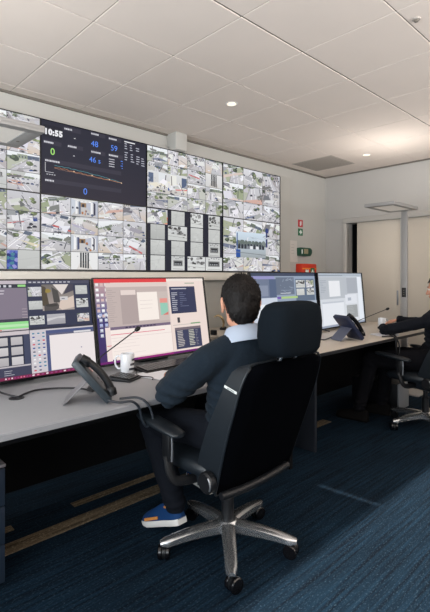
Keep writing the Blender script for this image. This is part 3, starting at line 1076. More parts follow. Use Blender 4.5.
def scr1(p):
    """near left monitor: camera client and windows"""
    q = random.Random(1)
    p.view(0, 0, 1, 1)
    p.rect(0, 0, 1, 1, S(36, 42, 66))
    # left half: planning window
    p.rect(0, .52, .70, 1, S(128, 118, 134))
    p.rect(0, .965, .70, 1, S(196, 186, 194))
    p.rect(0, .925, .70, .965, S(36, 40, 56))
    for k in range(9):
        p.rect(.30 + k * .035, .932, .318 + k * .035, .955, S(206, 206, 214))
    p.rect(.64, .935, .695, .958, S(150, 214, 130))
    lines(p, .42, .89, 2, .03, .12, .16, S(196, 190, 200), 4, .012)
    lines(p, .66, .70, 5, .03, .02, .04, S(172, 160, 166), 5, .006)
    p.rect(0, .575, .70, .605, S(52, 54, 70))
    p.rect(0, .505, .70, .575, S(146, 220, 142))
    p.rect(0, .525, .70, .55, S(186, 232, 180))
    p.rect(0, .44, .70, .505, S(206, 196, 200))
    p.rect(.1, .478, .70, .488, S(40, 40, 50))
    p.rect(.2, .492, .52, .50, S(206, 70, 66))
    for j in range(3):
        for i in range(6):
            p.rect(.08 + i * .098, .335 - j * .10, .165 + i * .098, .425 - j * .10, S(28, 32, 46))
            g0 = q.uniform(168, 200)
            p.grad(.084 + i * .098, .34 - j * .10, .161 + i * .098, .42 - j * .10, S(g0, g0 - 4, g0), S(g0 + 14, g0 + 10, g0 + 12))
    p.rect(.66, .10, .70, .44, S(60, 66, 92))
    p.rect(0, .0, .70, .12, S(58, 60, 84))
    lines(p, .36, .10, 4, .02, .05, .12, S(150, 152, 172), 6, .005)
    lines(p, .52, .085, 3, .02, .04, .08, S(190, 190, 200), 7, .005)
    p.rect(0, .12, .70, .135, S(190, 184, 190))
    # right half: camera client above, empty white window below
    p.rect(.70, .50, 1, 1, S(42, 48, 74))
    p.rect(.70, .965, 1, 1, S(70, 72, 92))
    for k in range(10):
        p.rect(.71 + k * .02, .975, .722 + k * .02, .987, S(196, 196, 206))
    cctv(p, (.705, .83, .765, .93), 'road', 71)
    cctv(p, (.705, .69, .765, .78), 'gray', 72)
    cctv(p, (.705, .53, .77, .62), 'bw', 73)
    p.view(.765, .67, .915, .955)
    p.grad(0, 0, 1, 1, S(172, 160, 154), S(110, 104, 100))
    p.poly([(.35, 1), (.85, 1), (.62, .6)], S(226, 216, 212))
    p.poly([(.85, 1), (1, 1), (1, .75), (.66, .6)], S(62, 60, 76))
    p.poly([(0, .95), (.12, .9), (.22, .1), (0, .2)], S(76, 66, 50))
    p.poly([(.05, .2), (.45, .3), (.55, .1), (.4, 0), (.05, 0)], S(80, 76, 74))
    p.poly([(.3, .9), (.5, .75), (.55, .3), (.35, .3)], S(70, 68, 66))
    p.poly([(.55, .35), (1, .55), (1, .1), (.6, .0), (.5, .1)], S(216, 198, 186))
    p.rect(.55, .38, .80, .52, S(208, 204, 206))
    p.rect(.6, .42, .7, .46, S(120, 120, 132))
    p.blob(.18, .75, .1, .1, S(150, 130, 60), 8, q)
    p.blob(.28, .2, .2, .06, S(56, 54, 52), 8)
    p.view(0, 0, 1, 1)
    cctv(p, (.925, .84, .985, .94), 'gray', 75)
    cctv(p, (.925, .69, .985, .79), 'bw', 76)
    cctv(p, (.925, .53, .985, .62), 'sand', 77)
    p.view(.78, .52, .865, .63)
    p.grad(0, 0, 1, 1, S(160, 158, 164), S(182, 180, 186))
    p.poly([(0, .3), (.6, .6), (1, .55), (1, .8), (0, .6)], S(206, 204, 206))
    p.view(0, 0, 1, 1)
    p.rect(.70, .475, 1, .50, S(36, 40, 60))
    p.rect(.70, .03, 1, .475, S(206, 200, 206))
    icons(p, .71, .43, 3, 11, .022, .038, [S(60, 80, 150), S(206, 70, 90), S(90, 90, 110), S(240, 240, 240), S(60, 130, 160)], 3, .010, .014)
    p.rect(.77, .03, 1, .46, S(72, 84, 128))
    p.rect(.77, .405, 1, .425, S(90, 92, 120))
    p.rect(.90, .41, .985, .43, S(220, 218, 222))
    p.rect(.785, .035, 1, .405, S(238, 230, 230))
    p.rect(.93, .24, .936, .25, S(120, 110, 150))
    p.rect(0, 0, 1, .03, S(120, 24, 70))
    for k in range(24):
        p.rect(.52 + k * .02, .008, .53 + k * .02, .022, q.choice([S(226, 120, 150), S(240, 226, 232), S(150, 60, 120)]))
    for k, (x, y, z) in enumerate(p.v):
        x /= p.w
        p.v[k] = ((x * .59 / .70 if x < .70 else .59 + (x - .70) * .41 / .30) * p.w, y, z)


def scr2(p):
    """monitor in front of the seated man: pale mail windows"""
    q = random.Random(2)
    p.view(0, 0, 1, 1)
    p.rect(0, 0, 1, 1, S(240, 222, 214))
    # desktop strip with icons
    p.grad(0, .02, .13, .97, S(64, 36, 96), S(46, 62, 124))
    p.grad(0, .55, .13, .97, S(60, 80, 140), S(196, 160, 160))
    icons(p, .015, .92, 3, 7, .035, .062, [S(240, 236, 236), S(220, 190, 186), S(250, 250, 250)], 4, .022, .03)
    icons(p, .025, .56, 2, 5, .04, .06, [S(220, 224, 236), S(180, 190, 226)], 5, .022, .03)
    # upper window
    p.rect(.09, .42, .62, .95, S(196, 180, 176))
    p.rect(.09, .90, .62, .95, S(226, 208, 202))
    p.rect(0, .955, .62, 1, S(226, 62, 66))
    p.rect(.62, .965, 1, 1, S(244, 232, 224))
    lines(p, .10, .86, 16, .025, .03, .07, S(160, 146, 146), 8, .004)
    p.rect(.20, .44, .34, .86, S(178, 162, 160))
    p.rect(.205, .80, .33, .86, S(232, 216, 210))
    p.rect(.34, .47, .52, .83, S(250, 240, 232))
    lines(p, .36, .72, 3, .05, .10, .13, S(216, 200, 196), 9, .004)
    p.rect(.52, .45, .62, .83, S(204, 190, 184))
    p.rect(.54, .52, .61, .68, S(150, 204, 184))
    p.poly([(.555, .52), (.61, .52), (.61, .56)], S(220, 120, 110))
    p.rect(.54, .68, .61, .74, S(232, 150, 140))
    p.rect(.09, .385, .62, .42, S(120, 104, 128))
    for k in range(9):
        p.rect(.22 + k * .03, .395, .24 + k * .03, .41, S(50, 44, 70))
    p.rect(.09, .04, .62, .385, S(250, 238, 232))
    p.rect(.10, .325, .56, .333, S(220, 92, 120))
    p.rect(.09, .285, .62, .29, S(228, 208, 206))
    p.rect(.06, .02, .10, .42, S(242, 224, 220))
    p.rect(.065, .20, .10, .207, S(226, 90, 100))
    lines(p, .11, .25, 5, .04, .1, .3, S(228, 214, 210), 10, .004)
    # right half with two dark text blocks
    p.rect(.64, .525, .90, .89, S(46, 52, 84))
    lines(p, .66, .855, 1, .03, .15, .16, S(206, 206, 216), 1, .012)
    lines(p, .655, .80, 10, .026, .03, .06, S(190, 192, 204), 2, .01)
    lines(p, .735, .80, 8, .026, .02, .10, S(120, 126, 156), 3, .006)
    p.rect(.80, .93, .90, .94, S(120, 150, 120))
    p.rect(.69, .40, .715, .47, S(60, 58, 64))
    p.rect(.64, .365, .93, .375, S(206, 196, 190))
    p.rect(.82, .37, .92, .385, S(110, 160, 110))
    p.rect(.655, .05, .92, .335, S(58, 62, 92))
    p.rect(.655, .30, .92, .335, S(120, 108, 116))
    lines(p, .675, .28, 10, .022, .05, .07, S(196, 190, 186), 4, .010)
    lines(p, .79, .28, 10, .022, .04, .06, S(206, 206, 190), 5, .010)
    lines(p, .86, .28, 10, .022, .01, .03, S(150, 150, 160), 6, .006)
    p.rect(.62, .03, .625, .95, S(222, 204, 198))
    p.rect(0, 0, 1, .026, S(110, 24, 110))
    p.rect(.3, 0, .62, .026, S(150, 30, 120))


def scr3(p):
    """far left monitor: plans and cameras"""
    q = random.Random(3)
    p.view(0, 0, 1, 1)
    p.rect(0, 0, 1, 1, S(150, 164, 186))
    p.rect(0, .95, 1, 1, S(60, 70, 92))
    p.rect(0, .90, .34, .95, S(150, 150, 200))
    p.rect(.0, .60, .26, .90, S(110, 122, 146))
    p.rect(.02, .63, .24, .80, S(136, 146, 168))
    p.rect(.26, .60, .36, .90, S(84, 100, 130))
    p.rect(.36, .64, .64, .93, S(104, 116, 136))
    for k in range(16):
        x, y = q.uniform(.37, .60), q.uniform(.66, .9)
        p.line([(x, y), (min(.63, x + q.uniform(-.05, .1)), min(.92, y + q.uniform(-.05, .05)))], .003, S(160, 172, 190))
    p.rect(.42, .66, .58, .67, S(220, 224, 230))
    p.rect(.66, .52, .98, .90, S(96, 112, 134))
    cctv(p, (.67, .75, .82, .88), 'bw', 91)
    cctv(p, (.84, .75, .97, .88), 'road', 92)
    cctv(p, (.67, .62, .80, .73), 'gray', 93)
    cctv(p, (.84, .62, .97, .73), 'bw', 94)
    p.view(0, 0, 1, 1)
    p.rect(.36, .575, .68, .61, S(176, 206, 130))
    p.rect(.36, .575, .42, .61, S(110, 84, 180))
    p.rect(0, .05, .36, .60, S(206, 214, 228))
    p.rect(.36, .05, 1, .52, S(176, 186, 200))
    lines(p, .42, .48, 12, .03, .1, .3, S(140, 150, 168), 3, .008)
    p.rect(.05, .3, .3, .5, S(236, 240, 246))
    p.rect(0, 0, 1, .05, S(60, 66, 86))


def scr4(p):
    """far right monitor: pale windows"""
    p.view(0, 0, 1, 1)
    p.grad(0, 0, 1, 1, S(222, 226, 232), S(206, 212, 220))
    p.rect(0, .94, 1, 1, S(176, 186, 198))
    lines(p, .02, .955, 1, .02, .5, .6, S(120, 130, 146), 1, .01)
    p.rect(.02, .52, .62, .93, S(186, 192, 200))
    p.rect(.22, .56, .46, .86, S(236, 238, 242))
    lines(p, .05, .86, 8, .03, .05, .12, S(150, 158, 172), 2, .008)
    p.rect(.62, .60, .88, .92, S(170, 176, 186))
    p.rect(.06, .05, .52, .46, S(232, 236, 242))
    p.rect(.06, .44, .52, .47, S(196, 202, 212))
    p.rect(.56, .40, .84, .58, S(226, 230, 238))
    p.rect(.62, .46, .70, .52, S(176, 184, 196))
    p.rect(.58, .12, .84, .37, S(160, 164, 166))
    lines(p, .60, .33, 6, .03, .1, .2, S(186, 190, 192), 3, .008)
    p.rect(.88, .06, .98, .93, S(232, 238, 246))
    p.rect(0, 0, 1, .035, S(150, 160, 178))


def monitor(label, x, y, desk_z, w, h, z0, tilt, yaw, fill):
    """x, y: middle of the screen's lower edge; z0: its height above the desk"""
    t = thing('desktop_monitor', label, 'monitor', (x, y, desk_z), yaw, 'desktop monitors on the control desks')
    mx = M.Translation((0, 0, z0)) @ M.Rotation(-tilt, 4, 'X')
    bz = .008
    g = G()
    g.span(-w / 2 + .004, w / 2 - .004, .014, .040, .004, h - .004, .006)
    g.span(-w * .32, w * .32, .036, .062, h * .12, h * .72, .012)
    me = g.mesh('housing')
    me.transform(mx)
    obj('housing', me, M_black, t)
    g = G()
    g.span(-w / 2, w / 2, 0, .02, 0, .014)
    g.span(-w / 2, w / 2, 0, .02, h - bz, h)
    g.span(-w / 2, -w / 2 + bz, 0, .02, .014, h - bz)
    g.span(w / 2 - bz, w / 2, 0, .02, .014, h - bz)
    me = g.mesh('bezel', 0)
    me.transform(mx)
    obj('bezel', me, M_blackg, t)
    p = Pic(w - 2 * bz, h - bz - .014)
    fill(p)
    me = p.mesh('screen')
    me.transform(mx @ M.Translation((-w / 2 + bz, .012, .014)))
    obj('screen', me, M_screen, t)
    obj('stand_neck', G().box((0, .125, z0 * .5 + .135), (.09, .03, z0 + .24), M.Rotation(-.1, 3, 'X'), .006), M_black, t)
    obj('stand_base', G().box((0, .17, .008), (.26, .16, .014), None, .006), M_black, t)
    return t


monitor('near left monitor on the grey desk with camera windows and a white window', .888, 2.50, DZ, .965, .565, .024, R(9.3), R(-.5), scr1)
monitor('monitor in front of the seated man with pale windows and dark text blocks', 1.867, 2.505, DZ, .965, .565, .030, R(9.3), R(1), scr2)
monitor('bluish monitor on the right desk partly hidden behind the man and headrest', 3.235, 2.44, DZ2, .955, .565, .02, R(5), R(0), scr3)
monitor('pale monitor on the right desk beside the phone with white windows', 4.225, 2.46, DZ2, 1.0, .565, .02, R(5), R(4), scr4)

# ------------------------------------------------------------------ small things on the left desk


def phone(label, x, y, z, ang, m_body, m_hand, m_disp, m_top):
    """desk phone facing local +X, tilted up on a kick stand; handset along its near (local -Y... left) side"""
    t = thing('desk_phone', label, 'phone', (x, y, z), ang)
    tl = R(50)
    # local slope frame: u along the slope (towards the top, going -X and up), n out of the face
    mx = M(((-cos(tl), 0, sin(tl), 0), (0, 1, 0, 0), (sin(tl), 0, cos(tl), 0), (0, 0, 0, 1)))
    # mx maps (u, w, n) to local coordinates
    g = G()
    g.box((.125, .0, .006), (.25, .20, .036), None, .008)
    me = g.mesh('body')
    me.transform(mx)
    obj('body', me, m_body, t)
    g = G()
    g.box((.19, .035, .026), (.085, .11, .006), None, .002, 1)
    me = g.mesh('display')
    me.transform(mx)
    obj('display', me, m_disp, t)
    for r_ in range(4):
        for c_ in range(3):
            g = G().box((.03 + r_ * .026, .0 + c_ * .03, .0255), (.017, .021, .006), None, .002, 1)
            me = g.mesh('key')
            me.transform(mx)
            obj('key', me, M_stand, t)
    # handset: arched bar with two cups
    g = G()
    pr = bez([(.012, -.070, .034), (.05, -.070, .050), (.12, -.070, .060), (.19, -.070, .054), (.240, -.070, .038)], 6)
    g.tube(pr, [.025 if (i < 5 or i > len(pr) - 6) else .020 for i in range(len(pr))], 12, .85)
    g.cyl((.035, -.066, .030), (.035, -.066, .056), .027, .025, 20, .005)
    g.cyl((.21, -.066, .030), (.21, -.066, .058), .027, .025, 20, .005)
    me = g.mesh('handset')
    me.transform(mx)
    obj('handset', me, m_hand, t)
    # kick stand from the middle of the back to the desk behind
    g = G()
    a = mx @ V((.14, 0, .0))
    b = V((a.x - .115, 0, -.005))
    d = (b - a)
    ang2 = math.atan2(d.z, d.x)
    g.box((a + b) / 2, (d.length, .15, .006), M.Rotation(-ang2, 3, 'Y'), .002, 1)
    obj('kick_stand', g, m_top, t)
    return t


M_disp_l = mat('phone_display_warm', S(150, 116, 112), .25, emit=S(206, 168, 160), estr=.25)
M_disp_b = mat('phone_display_blue', S(40, 60, 120), .25, emit=S(50, 84, 190), estr=.6)
ph = phone('grey desk phone tilted on its stand at the front of the left desk', 1.118, 1.925, DZ + .010, R(-31), M_phone, M_black, M_disp_l, M_stand)
phone('dark blue desk phone on the right desk beside the pale monitor', 3.53, 1.96, DZ2 + .010, R(-24), M_phone_b, M_blackg, M_disp_b, mat('phone_stand_grey', S(92, 95, 112), .5))

me = G().tube(bez([(1.06, 1.835, .775), (1.10, 1.80, .765), (1.15, 1.775, .765), (1.185, 1.768, .73), (1.20, 1.764, .67), (1.225, 1.76, .635), (1.25, 1.75, .67), (1.235, 1.765, .735), (1.20, 1.80, .768), (1.14, 1.865, .762)], 8), .0058, 8).mesh('handset_cord')
me.transform(M.Rotation(R(31), 4, 'Z') @ M.Translation((-1.118, -1.925, -DZ - .010)))
obj('handset_cord', me, M_cord, ph)


def mic(label, x, y, z, pts):
    t = thing('gooseneck_microphone', label, 'microphone', (x, y, z))
    obj('base', G().lathe([(0, 0), (.045, 0), (.047, .006), (.040, .018), (.012, .024), (0, .024)], (0, 0, 0), 24), M_black, t)
    pp = bez(pts, 6)
    obj('stem', G().tube(pp, .0035, 8), M_black, t)
    e, d = pp[-1], (pp[-1] - pp[-2]).normalized()
    g = G()
    rot = d.to_track_quat('Z', 'Y').to_matrix()
    g.ell(e + d * .012, (.013, .013, .021), rot, 16, 10)
    obj('capsule', g, M_black, t)
    return t


# stems lean up and to the right, away from each phone
mic('gooseneck microphone rising from behind the grey phone on the left desk', 1.17, 2.15, DZ, [(0, 0, .02), (0, 0, .09), (.015, 0, .155), (.14, .003, .228), (.255, .007, .290)])
mic('gooseneck microphone behind the blue phone on the right desk', 3.85, 2.27, DZ2, [(0, 0, .02), (.01, -.005, .06), (.15, -.09, .12), (.40, -.24, .22)])


def mug(label, x, y, z, r, h, ang, prints):
    t = thing('mug', label, 'mug', (x, y, z), ang)
    g = G()
    g.lathe([(0, .0), (r * .92, 0), (r, .006), (r, h - .003), (r - .002, h), (r - .005, h - .003), (r - .006, .010), (0, .008)], (0, 0, 0), 36)
    obj('cup', g, M_mug, t)
    obj('handle', G().tube(bez([(-r + .003, 0, h * .80), (-r - .018, 0, h * .86), (-r - .033, 0, h * .66), (-r - .031, 0, h * .38), (-r - .014, 0, h * .18), (-r + .003, 0, h * .20)], 5), .006, 8), M_mug, t)
    if prints:
        g = G()
        q = random.Random(3)
        for row, (zz, a0, a1) in enumerate(((h * .68, -40, -4), (h * .44, -54, -6), (h * .20, -64, -6))):
            a = a0
            while a < a1:
                w_ = q.uniform(6, 11)
                hh = .0065
                ring = []
                for zc in (zz - hh, zz + hh):
                    ring.append([V(((r + .0004 + o_) * cos(R(b)), (r + .0004 + o_) * sin(R(b)), zc)) for o_, b in ((0, a), (0, a + w_), (.0008, a + w_), (.0008, a))])
                g.rings(ring)
                a += w_ + 2.5
        obj('print', g, M_ink, t, kind='stuff', smooth=0)
    return t


mug('white mug with dark print beside the keypad on the left desk', 1.525, 2.405, DZ, .043, .115, R(-43.5), True)
mg = mug('plain white mug on the right desk near the second person', 4.69, 2.29, DZ2, .042, .088, R(160), False)


def keyboard(name, label, x, y, z, w, d, nx, ny, ang):
    t = thing(name, label, 'keyboard', (x, y, z), ang)
    obj('body', G().prism([(-d / 2, 0), (d / 2, 0), (d / 2, .022), (-d / 2, .010)], w, M.Translation((-w / 2, 0, 0)) @ M.Rotation(-pi / 2, 4, 'Z') @ M.Scale(-1, 4, V((1, 0, 0))) @ M.Translation((0, 0, 0)), .003), M_black, t)
    kw, kd = (w - .02) / nx, (d - .016) / ny
    me = G().box((0, 0, .004), (kw - .003, kd - .003, .008), M.Rotation(math.atan2(.012, d), 3, 'X'), .0015, 1).mesh('key')
    for j in range(ny):
        for i in range(nx):
            if j == 0 and 3 < i < 8 and nx > 10:
                continue
            yy = -d / 2 + .008 + kd * (j + .5)
            k = obj('key', me, M_blackg, t)
            k.location = (-w / 2 + .010 + kw * (i + .5), yy, .010 + .012 * (yy + d / 2) / d)
    if nx > 10:
        yy = -d / 2 + .008 + kd * .5
        k = obj('space_bar', G().box((0, 0, .004), (kw * 4 - .003, kd - .003, .008), M.Rotation(math.atan2(.012, d), 3, 'X'), .0015, 1), M_blackg, t)
        k.location = (-w / 2 + .010 + kw * 6, yy, .010 + .012 * (yy + d / 2) / d)
    return t


keyboard('keyboard', 'black keyboard below the monitor in front of the seated man', 1.80, 2.345, DZ, .45, .14, 15, 6, R(2))
keyboard('camera_keypad', 'small black keypad beside the white mug on the left desk', 1.40, 2.24, DZ, .13, .15, 5, 6, R(28))
keyboard('keyboard', 'black keyboard under the hand of the second person on the right desk', 4.62, 2.17, DZ2, .40, .13, 15, 6, R(8))
t = obj('paper_sheet', G().box((1.62, 2.17, DZ + .0025), (.21, .297, .004), M.Rotation(R(14), 3, 'Z'), .0008, 1), M_paper)
tag(t, 'white paper sheet on the left desk beside the man\'s elbow', 'paper')
t = obj('keyboard_cable', G().tube(bez([(1.58, 2.37, .758), (1.52, 2.30, .756), (1.50, 2.22, .756), (1.53, 2.15, .756), (1.50, 2.10, .756)], 8), .0035, 6), M_cable)
tag(t, 'thin dark cable lying on the desk in front of the keyboard', 'cable')

# cables at the left end of the desk
t = thing('cable_grommet', 'round black cable outlet in the left desk top', 'outlet', (.80, 2.255, DZ))
obj('ring', G().lathe([(.020, 0), (.036, 0), (.036, .003), (.030, .005), (.022, .004)], (0, 0, 0), 24, None, True), M_cable, t)
obj('cap', G().lathe([(0, .0005), (.020, .0005), (.020, .003), (0, .003)], (0, 0, 0), 20), M_black, t)
t = obj('monitor_cable', G().tube(bez([(.80, 2.53, .772), (.765, 2.46, .775), (.755, 2.36, .77), (.775, 2.28, .765), (.80, 2.255, .757)], 8), .005, 8), M_cable)
tag(t, 'short black cable looping from the left monitor to the desk outlet', 'cable')
t = obj('phone_cable', G().tube(bez([(.81, 2.25, .758), (.86, 2.29, .758), (.93, 2.315, .758), (1.03, 2.27, .758), (1.10, 2.19, .758), (1.12, 2.09, .758)], 8), .005, 8), M_cable)
tag(t, 'black cable running across the left desk to the grey phone', 'cable')

# right desk things
t = thing('paper_stack', 'white papers at the front edge of the right desk under the second person\'s arm', 'paper', (3.98, 1.92, DZ2), R(-20))
for k in range(3):
    obj('sheet', G().box((.006 * k, .004 * k, .003 + k * .004), (.21, .15, .0035), M.Rotation(R(4 * k), 3, 'Z'), .0006, 1), M_paper, t)
t = obj('hanging_cord', G().tube(bez([(3.80, 1.86, .812), (3.84, 1.80, .815), (3.86, 1.765, .80), (3.86, 1.755, .72), (3.88, 1.755, .655), (3.92, 1.757, .66), (3.93, 1.762, .74), (3.93, 1.80, .812), (3.95, 1.85, .812)], 8), .007, 8), M_cable)
tag(t, 'black cord loop hanging over the front edge of the right desk', 'cord')
t = obj('phone_cable', G().tube(bez([(3.44, 2.16, .86), (3.36, 2.22, .885), (3.26, 2.24, .87), (3.20, 2.17, .82), (3.27, 2.12, .807), (3.36, 2.13, .807), (3.43, 2.10, .83)], 8), .005, 8), M_cord)
tag(t, 'grey blue cable looping from the back of the blue phone', 'cable')

# ------------------------------------------------------------------ floor lamps


def floor_lamp(label, x0, x1, y0, y1, zt, px, py, up):
    t = thing('floor_lamp', label, 'lamp', (px, py, 0), 0, 'slim office floor lamps')
    a, b, c, d = x0 - px, x1 - px, y0 - py, y1 - py
    hz = zt
    g = G()
    fw = .055
    g.span(a, b, c, d, hz + .012, hz + .036, .004)
    g.span(a, b, c, c + fw, hz, hz + .02, .003)
    g.span(a, b, d - fw, d, hz, hz + .02, .003)
    g.span(a, a + fw * 1.5, c + fw, d - fw, hz, hz + .02, .003)
    g.span(b - fw * 1.5, b, c + fw, d - fw, hz, hz + .02, .003)
    obj('lamp_head', g, M_lamp, t)
    obj('diffuser', G().span(a + fw * 1.5, b - fw * 1.5, c + fw, d - fw, hz + .004, hz + .013), M_diff, t)
    obj('pole', G().span(-.02, .02, -.035, .035, .02, hz + .03, .006), M_lamp, t)
    obj('foot', G().span(-.15, .15, -.22, .22, 0, .018, .006), M_lamp, t)
    obj('switch', G().span(-.0225, .0225, -.025, .025, 1.10, 1.21, .003), M_black, t)
    g = G()
    for zz in (1.13, 1.155, 1.18):
        g.cyl((-.0235, 0, zz), (-.0225, 0, zz), .006, None, 10)
    obj('button', g, M_grid, t)
    screw = (b - .05, d - .14) if px < x0 + .1 else (b - .05, c + .06)
    obj('screw', G().cyl((screw[0], screw[1], hz - .001), (screw[0], screw[1], hz + .004), .009, None, 14), M_grid, t)
    # the lamp's own light, upwards to the ceiling and a little down
    light('lamp_uplight', 'AREA', ((x0 + x1) / 2, (y0 + y1) / 2, hz + .045), up, (1.0, .95, .90), (0, 0, 1), shape='RECTANGLE', size=abs(x1 - x0) * .8, size_y=abs(y1 - y0) * .8)
    return t


floor_lamp('silver floor lamp with flat square head standing behind the right desk', 4.575, 5.18, 2.10, 2.44, 2.10, 5.20, 2.265, 6.0)
floor_lamp('near floor lamp whose flat silver head overlaps the video wall at far left', .36, .968, 2.32, 2.71, 2.10, .34, 2.80, 1.2)

# ------------------------------------------------------------------ office chairs


def office_chair(label, loc, rz, headrest=True):
    t = thing('office_chair', label, 'chair', loc, rz)
    # base: hub and five arms
    obj('hub', G().lathe([(0, .065), (.040, .065), (.056, .085), (.056, .130), (.044, .142), (0, .144)], (0, 0, 0), 28), M_chrome, t)
    for k in range(5):
        a = R(12 + 72 * k)
        rot = M.Rotation(a, 4, 'Z')
        g = G()
        rr = []
        for q in range(11):
            s_ = q / 10
            x = .030 + .312 * s_
            zt = .138 - .010 * s_ - .034 * s_ ** 2.2
            th = .050 - .020 * s_
            hw = .034 - .009 * s_
            sh = 1.0 if q < 10 else .55
            if q == 10:
                th *= .6
                hw *= sh
            prof = [(-hw, zt - th), (-hw, zt - .010), (-hw * .72, zt - .002), (-hw * .3, zt), (hw * .3, zt), (hw * .72, zt - .002), (hw, zt - .010), (hw, zt - th), (hw * .6, zt - th * .8), (-hw * .6, zt - th * .8)]
            rr.append([rot @ V((x, y, z)) for y, z in prof])
        g.rings(rr)
        obj('base_arm', g, M_chrome, t, smooth=40)
        # caster: stem, hood and two wheels; trailing a little sideways
        c0 = rot @ V((.325, 0, 0))
        ca = a + R([70, 120, 160, 35, 80][k])
        ax = V((cos(ca), sin(ca), 0))
        fw = V((-sin(ca), cos(ca), 0))
        cc = c0 + fw * .012 + V((0, 0, .034))
        g = G()
        g.cyl(cc - ax * .007, cc + ax * .007, .029, None, 20)
        g.tube([cc + V((0, 0, .0)) - fw * .0, cc + V((0, 0, .030)) - fw * .006], [.012, .014], 12)
        g.cyl(c0 + V((0, 0, .045)), c0 + V((0, 0, .088)), .009, None, 12)
        cs = obj('caster', g, M_black, t)
        for sd in (-1, 1):
            p0, p1 = cc + ax * sd * .008, cc + ax * sd * .028
            obj('wheel', G().cyl(p0, p1, .034, None, 24, .004), M_blackg, cs)
    obj('gas_column', G().lathe([(0, .12), (.030, .12), (.030, .27), (.020, .275), (.020, .40), (0, .40)], (0, 0, 0), 24), M_black, t)
    g = G()
    g.box((0, -.01, .40), (.20, .26, .055), None, .015)
    g.box((0, -.13, .385), (.12, .10, .045), None, .012)
    obj('tilt_mechanism', g, M_black, t)
    # seat
    rr = []
    for (y, hw, z0, z1) in ((-.150, .18, .45, .48), (-.142, .215, .43, .50), (-.10, .245, .42, .515), (0, .255, .42, .515), (.14, .255, .42, .512), (.22, .24, .425, .50), (.255, .215, .435, .485), (.265, .18, .445, .47)):
        n = 20
        ring = []
        for j in range(n):
            an = 2 * pi * j / n
            cx, cz = cos(an), sin(an)
            ex = abs(cx) ** .45 * (1 if cx > 0 else -1)
            ez = abs(cz) ** .6 * (1 if cz > 0 else -1)
            ring.append(V((hw * ex, y, (z0 + z1) / 2 + (z1 - z0) / 2 * ez)))
        rr.append(ring)
    obj('seat', G().rings(rr), M_leather, t, smooth=60)
    # backrest: fabric back shell and leather cushion with deep side wings
    secs = []   # (y of the back, z, half width, wing depth, middle depth)
    tab = [(.0, -.165, .370, .205, .12, .09), (.05, -.180, .385, .240, .17, .10), (.15, -.212, .45, .256, .195, .11), (.30, -.245, .55, .264, .195, .12), (.5, -.290, .68, .272, .180, .11),
           (.7, -.333, .80, .274, .155, .10), (.85, -.362, .89, .271, .138, .09), (.95, -.380, .945, .258, .125, .085), (.985, -.384, .968, .238, .105, .075), (1.0, -.380, .982, .195, .06, .055)]
    sh, cu = [], []
    BX = .024
    for (tt, yb, z, hw, wd_, md) in tab:
        n = 13
        back, mid, front = [], [], []
        for j in range(n):
            u = -1 + 2 * j / (n - 1)
            hw2 = hw + .008
            x = hw2 * u + BX
            rnd = .030 * max(0, (abs(u) - .80) / .20) ** 2
            back.append(V((x, yb + rnd + .004 * u * u, z)))
            mid.append(V((x, yb + .034 + .004 * u * u, z)))
            e = abs(u) ** 3
            dep = md + (wd_ - md) * (e if abs(u) < .93 else .82)
            front.append(V((hw2 * u * (1.0 if abs(u) < .97 else .985) + BX, yb + dep, z)))
        sh.append(back + list(reversed(mid)))
        cu.append([v + V((0, .0005, 0)) for v in mid] + list(reversed(front)))
    obj('back_shell', G().rings(sh), M_mesh, t, smooth=50)
    obj('back_cushion', G().rings(cu), M_leather, t, smooth=50)
    pts = [V((s_[3] + .008, s_[1] + .034, s_[2])) for s_ in tab]
    lp = [V((BX - v.x, v.y, v.z)) for v in pts] + [V((BX + v.x, v.y, v.z)) for v in reversed(pts)]
    obj('piping', G().tube(bez(lp, 4), .0055, 8), M_leather, t)
    # white label strip on the left wing
    g = G()
    a, b = V((-.2565, -.236, .885)), V((-.2565, -.308, .868))
    d = (b - a)
    g.box((a + b) / 2, (.003, d.length, .011), M.Rotation(math.atan2(-d.z, -d.y), 3, 'X'), .0008, 1)
    lab = obj('label_strip', g, M_signw, t, label='small white label strip')
    g = G()
    for k in range(6):
        g.box(a.lerp(b, .3 + k * .1) + V((-.0018, 0, 0)), (.0006, .0035, .006))
    obj('print', g, M_ink, lab, kind='stuff', smooth=0)
    # lumbar bar across the lower back and ratchet disc on the left
    obj('lumbar_bar', G().tube(bez([(-.24, -.200, .40), (-.12, -.222, .405), (0, -.228, .41), (.12, -.224, .415), (.20, -.214, .415)], 5), .018, 12), M_black, t)
    g = G()
    g.cyl((-.285, -.14, .45), (-.245, -.14, .45), .046, .046, 28, .008)
    kn = obj('adjuster_disc', g, M_black, t)
    obj('disc_trim', G().tube([V((-.286, -.14 + .040 * cos(R(q)), .45 + .040 * sin(R(q)))) for q in range(130, 215, 8)], .004, 8), M_alu, kn)
    if headrest:
        rr = []
        for (z, y0, y1, hw) in ((1.008, -.440, -.325, .10), (1.014, -.460, -.312, .128), (1.036, -.470, -.300, .148), (1.09, -.474, -.294, .160), (1.15, -.476, -.298, .160), (1.20, -.472, -.312, .152), (1.226, -.462, -.330, .136), (1.238, -.442, -.352, .10)):
            n = 28
            ring = []
            for j in range(n):
                an = 2 * pi * j / n
                ex = abs(cos(an)) ** .5 * (1 if cos(an) > 0 else -1)
                ey = abs(sin(an)) ** .55 * (1 if sin(an) > 0 else -1)
                yy = (y0 + y1) / 2 + (y1 - y0) / 2 * ey
                ring.append(V((hw * ex, yy - .012 * (1 - ex * ex) * (1 if ey > 0 else 0), z)))
            rr.append(ring)
        obj('headrest', G().rings(rr), M_fabric, t, smooth=60)
        for sx_ in (-.055, .055):
            obj('headrest_post', G().tube([(sx_, -.350, .93), (sx_, -.372, .985), (sx_, -.388, 1.03)], .007, 10), M_chrome, t)
            obj('post_collar', G().cyl((sx_, -.362, .968), (sx_, -.370, .990), .014, .012, 14), M_blackg, t)
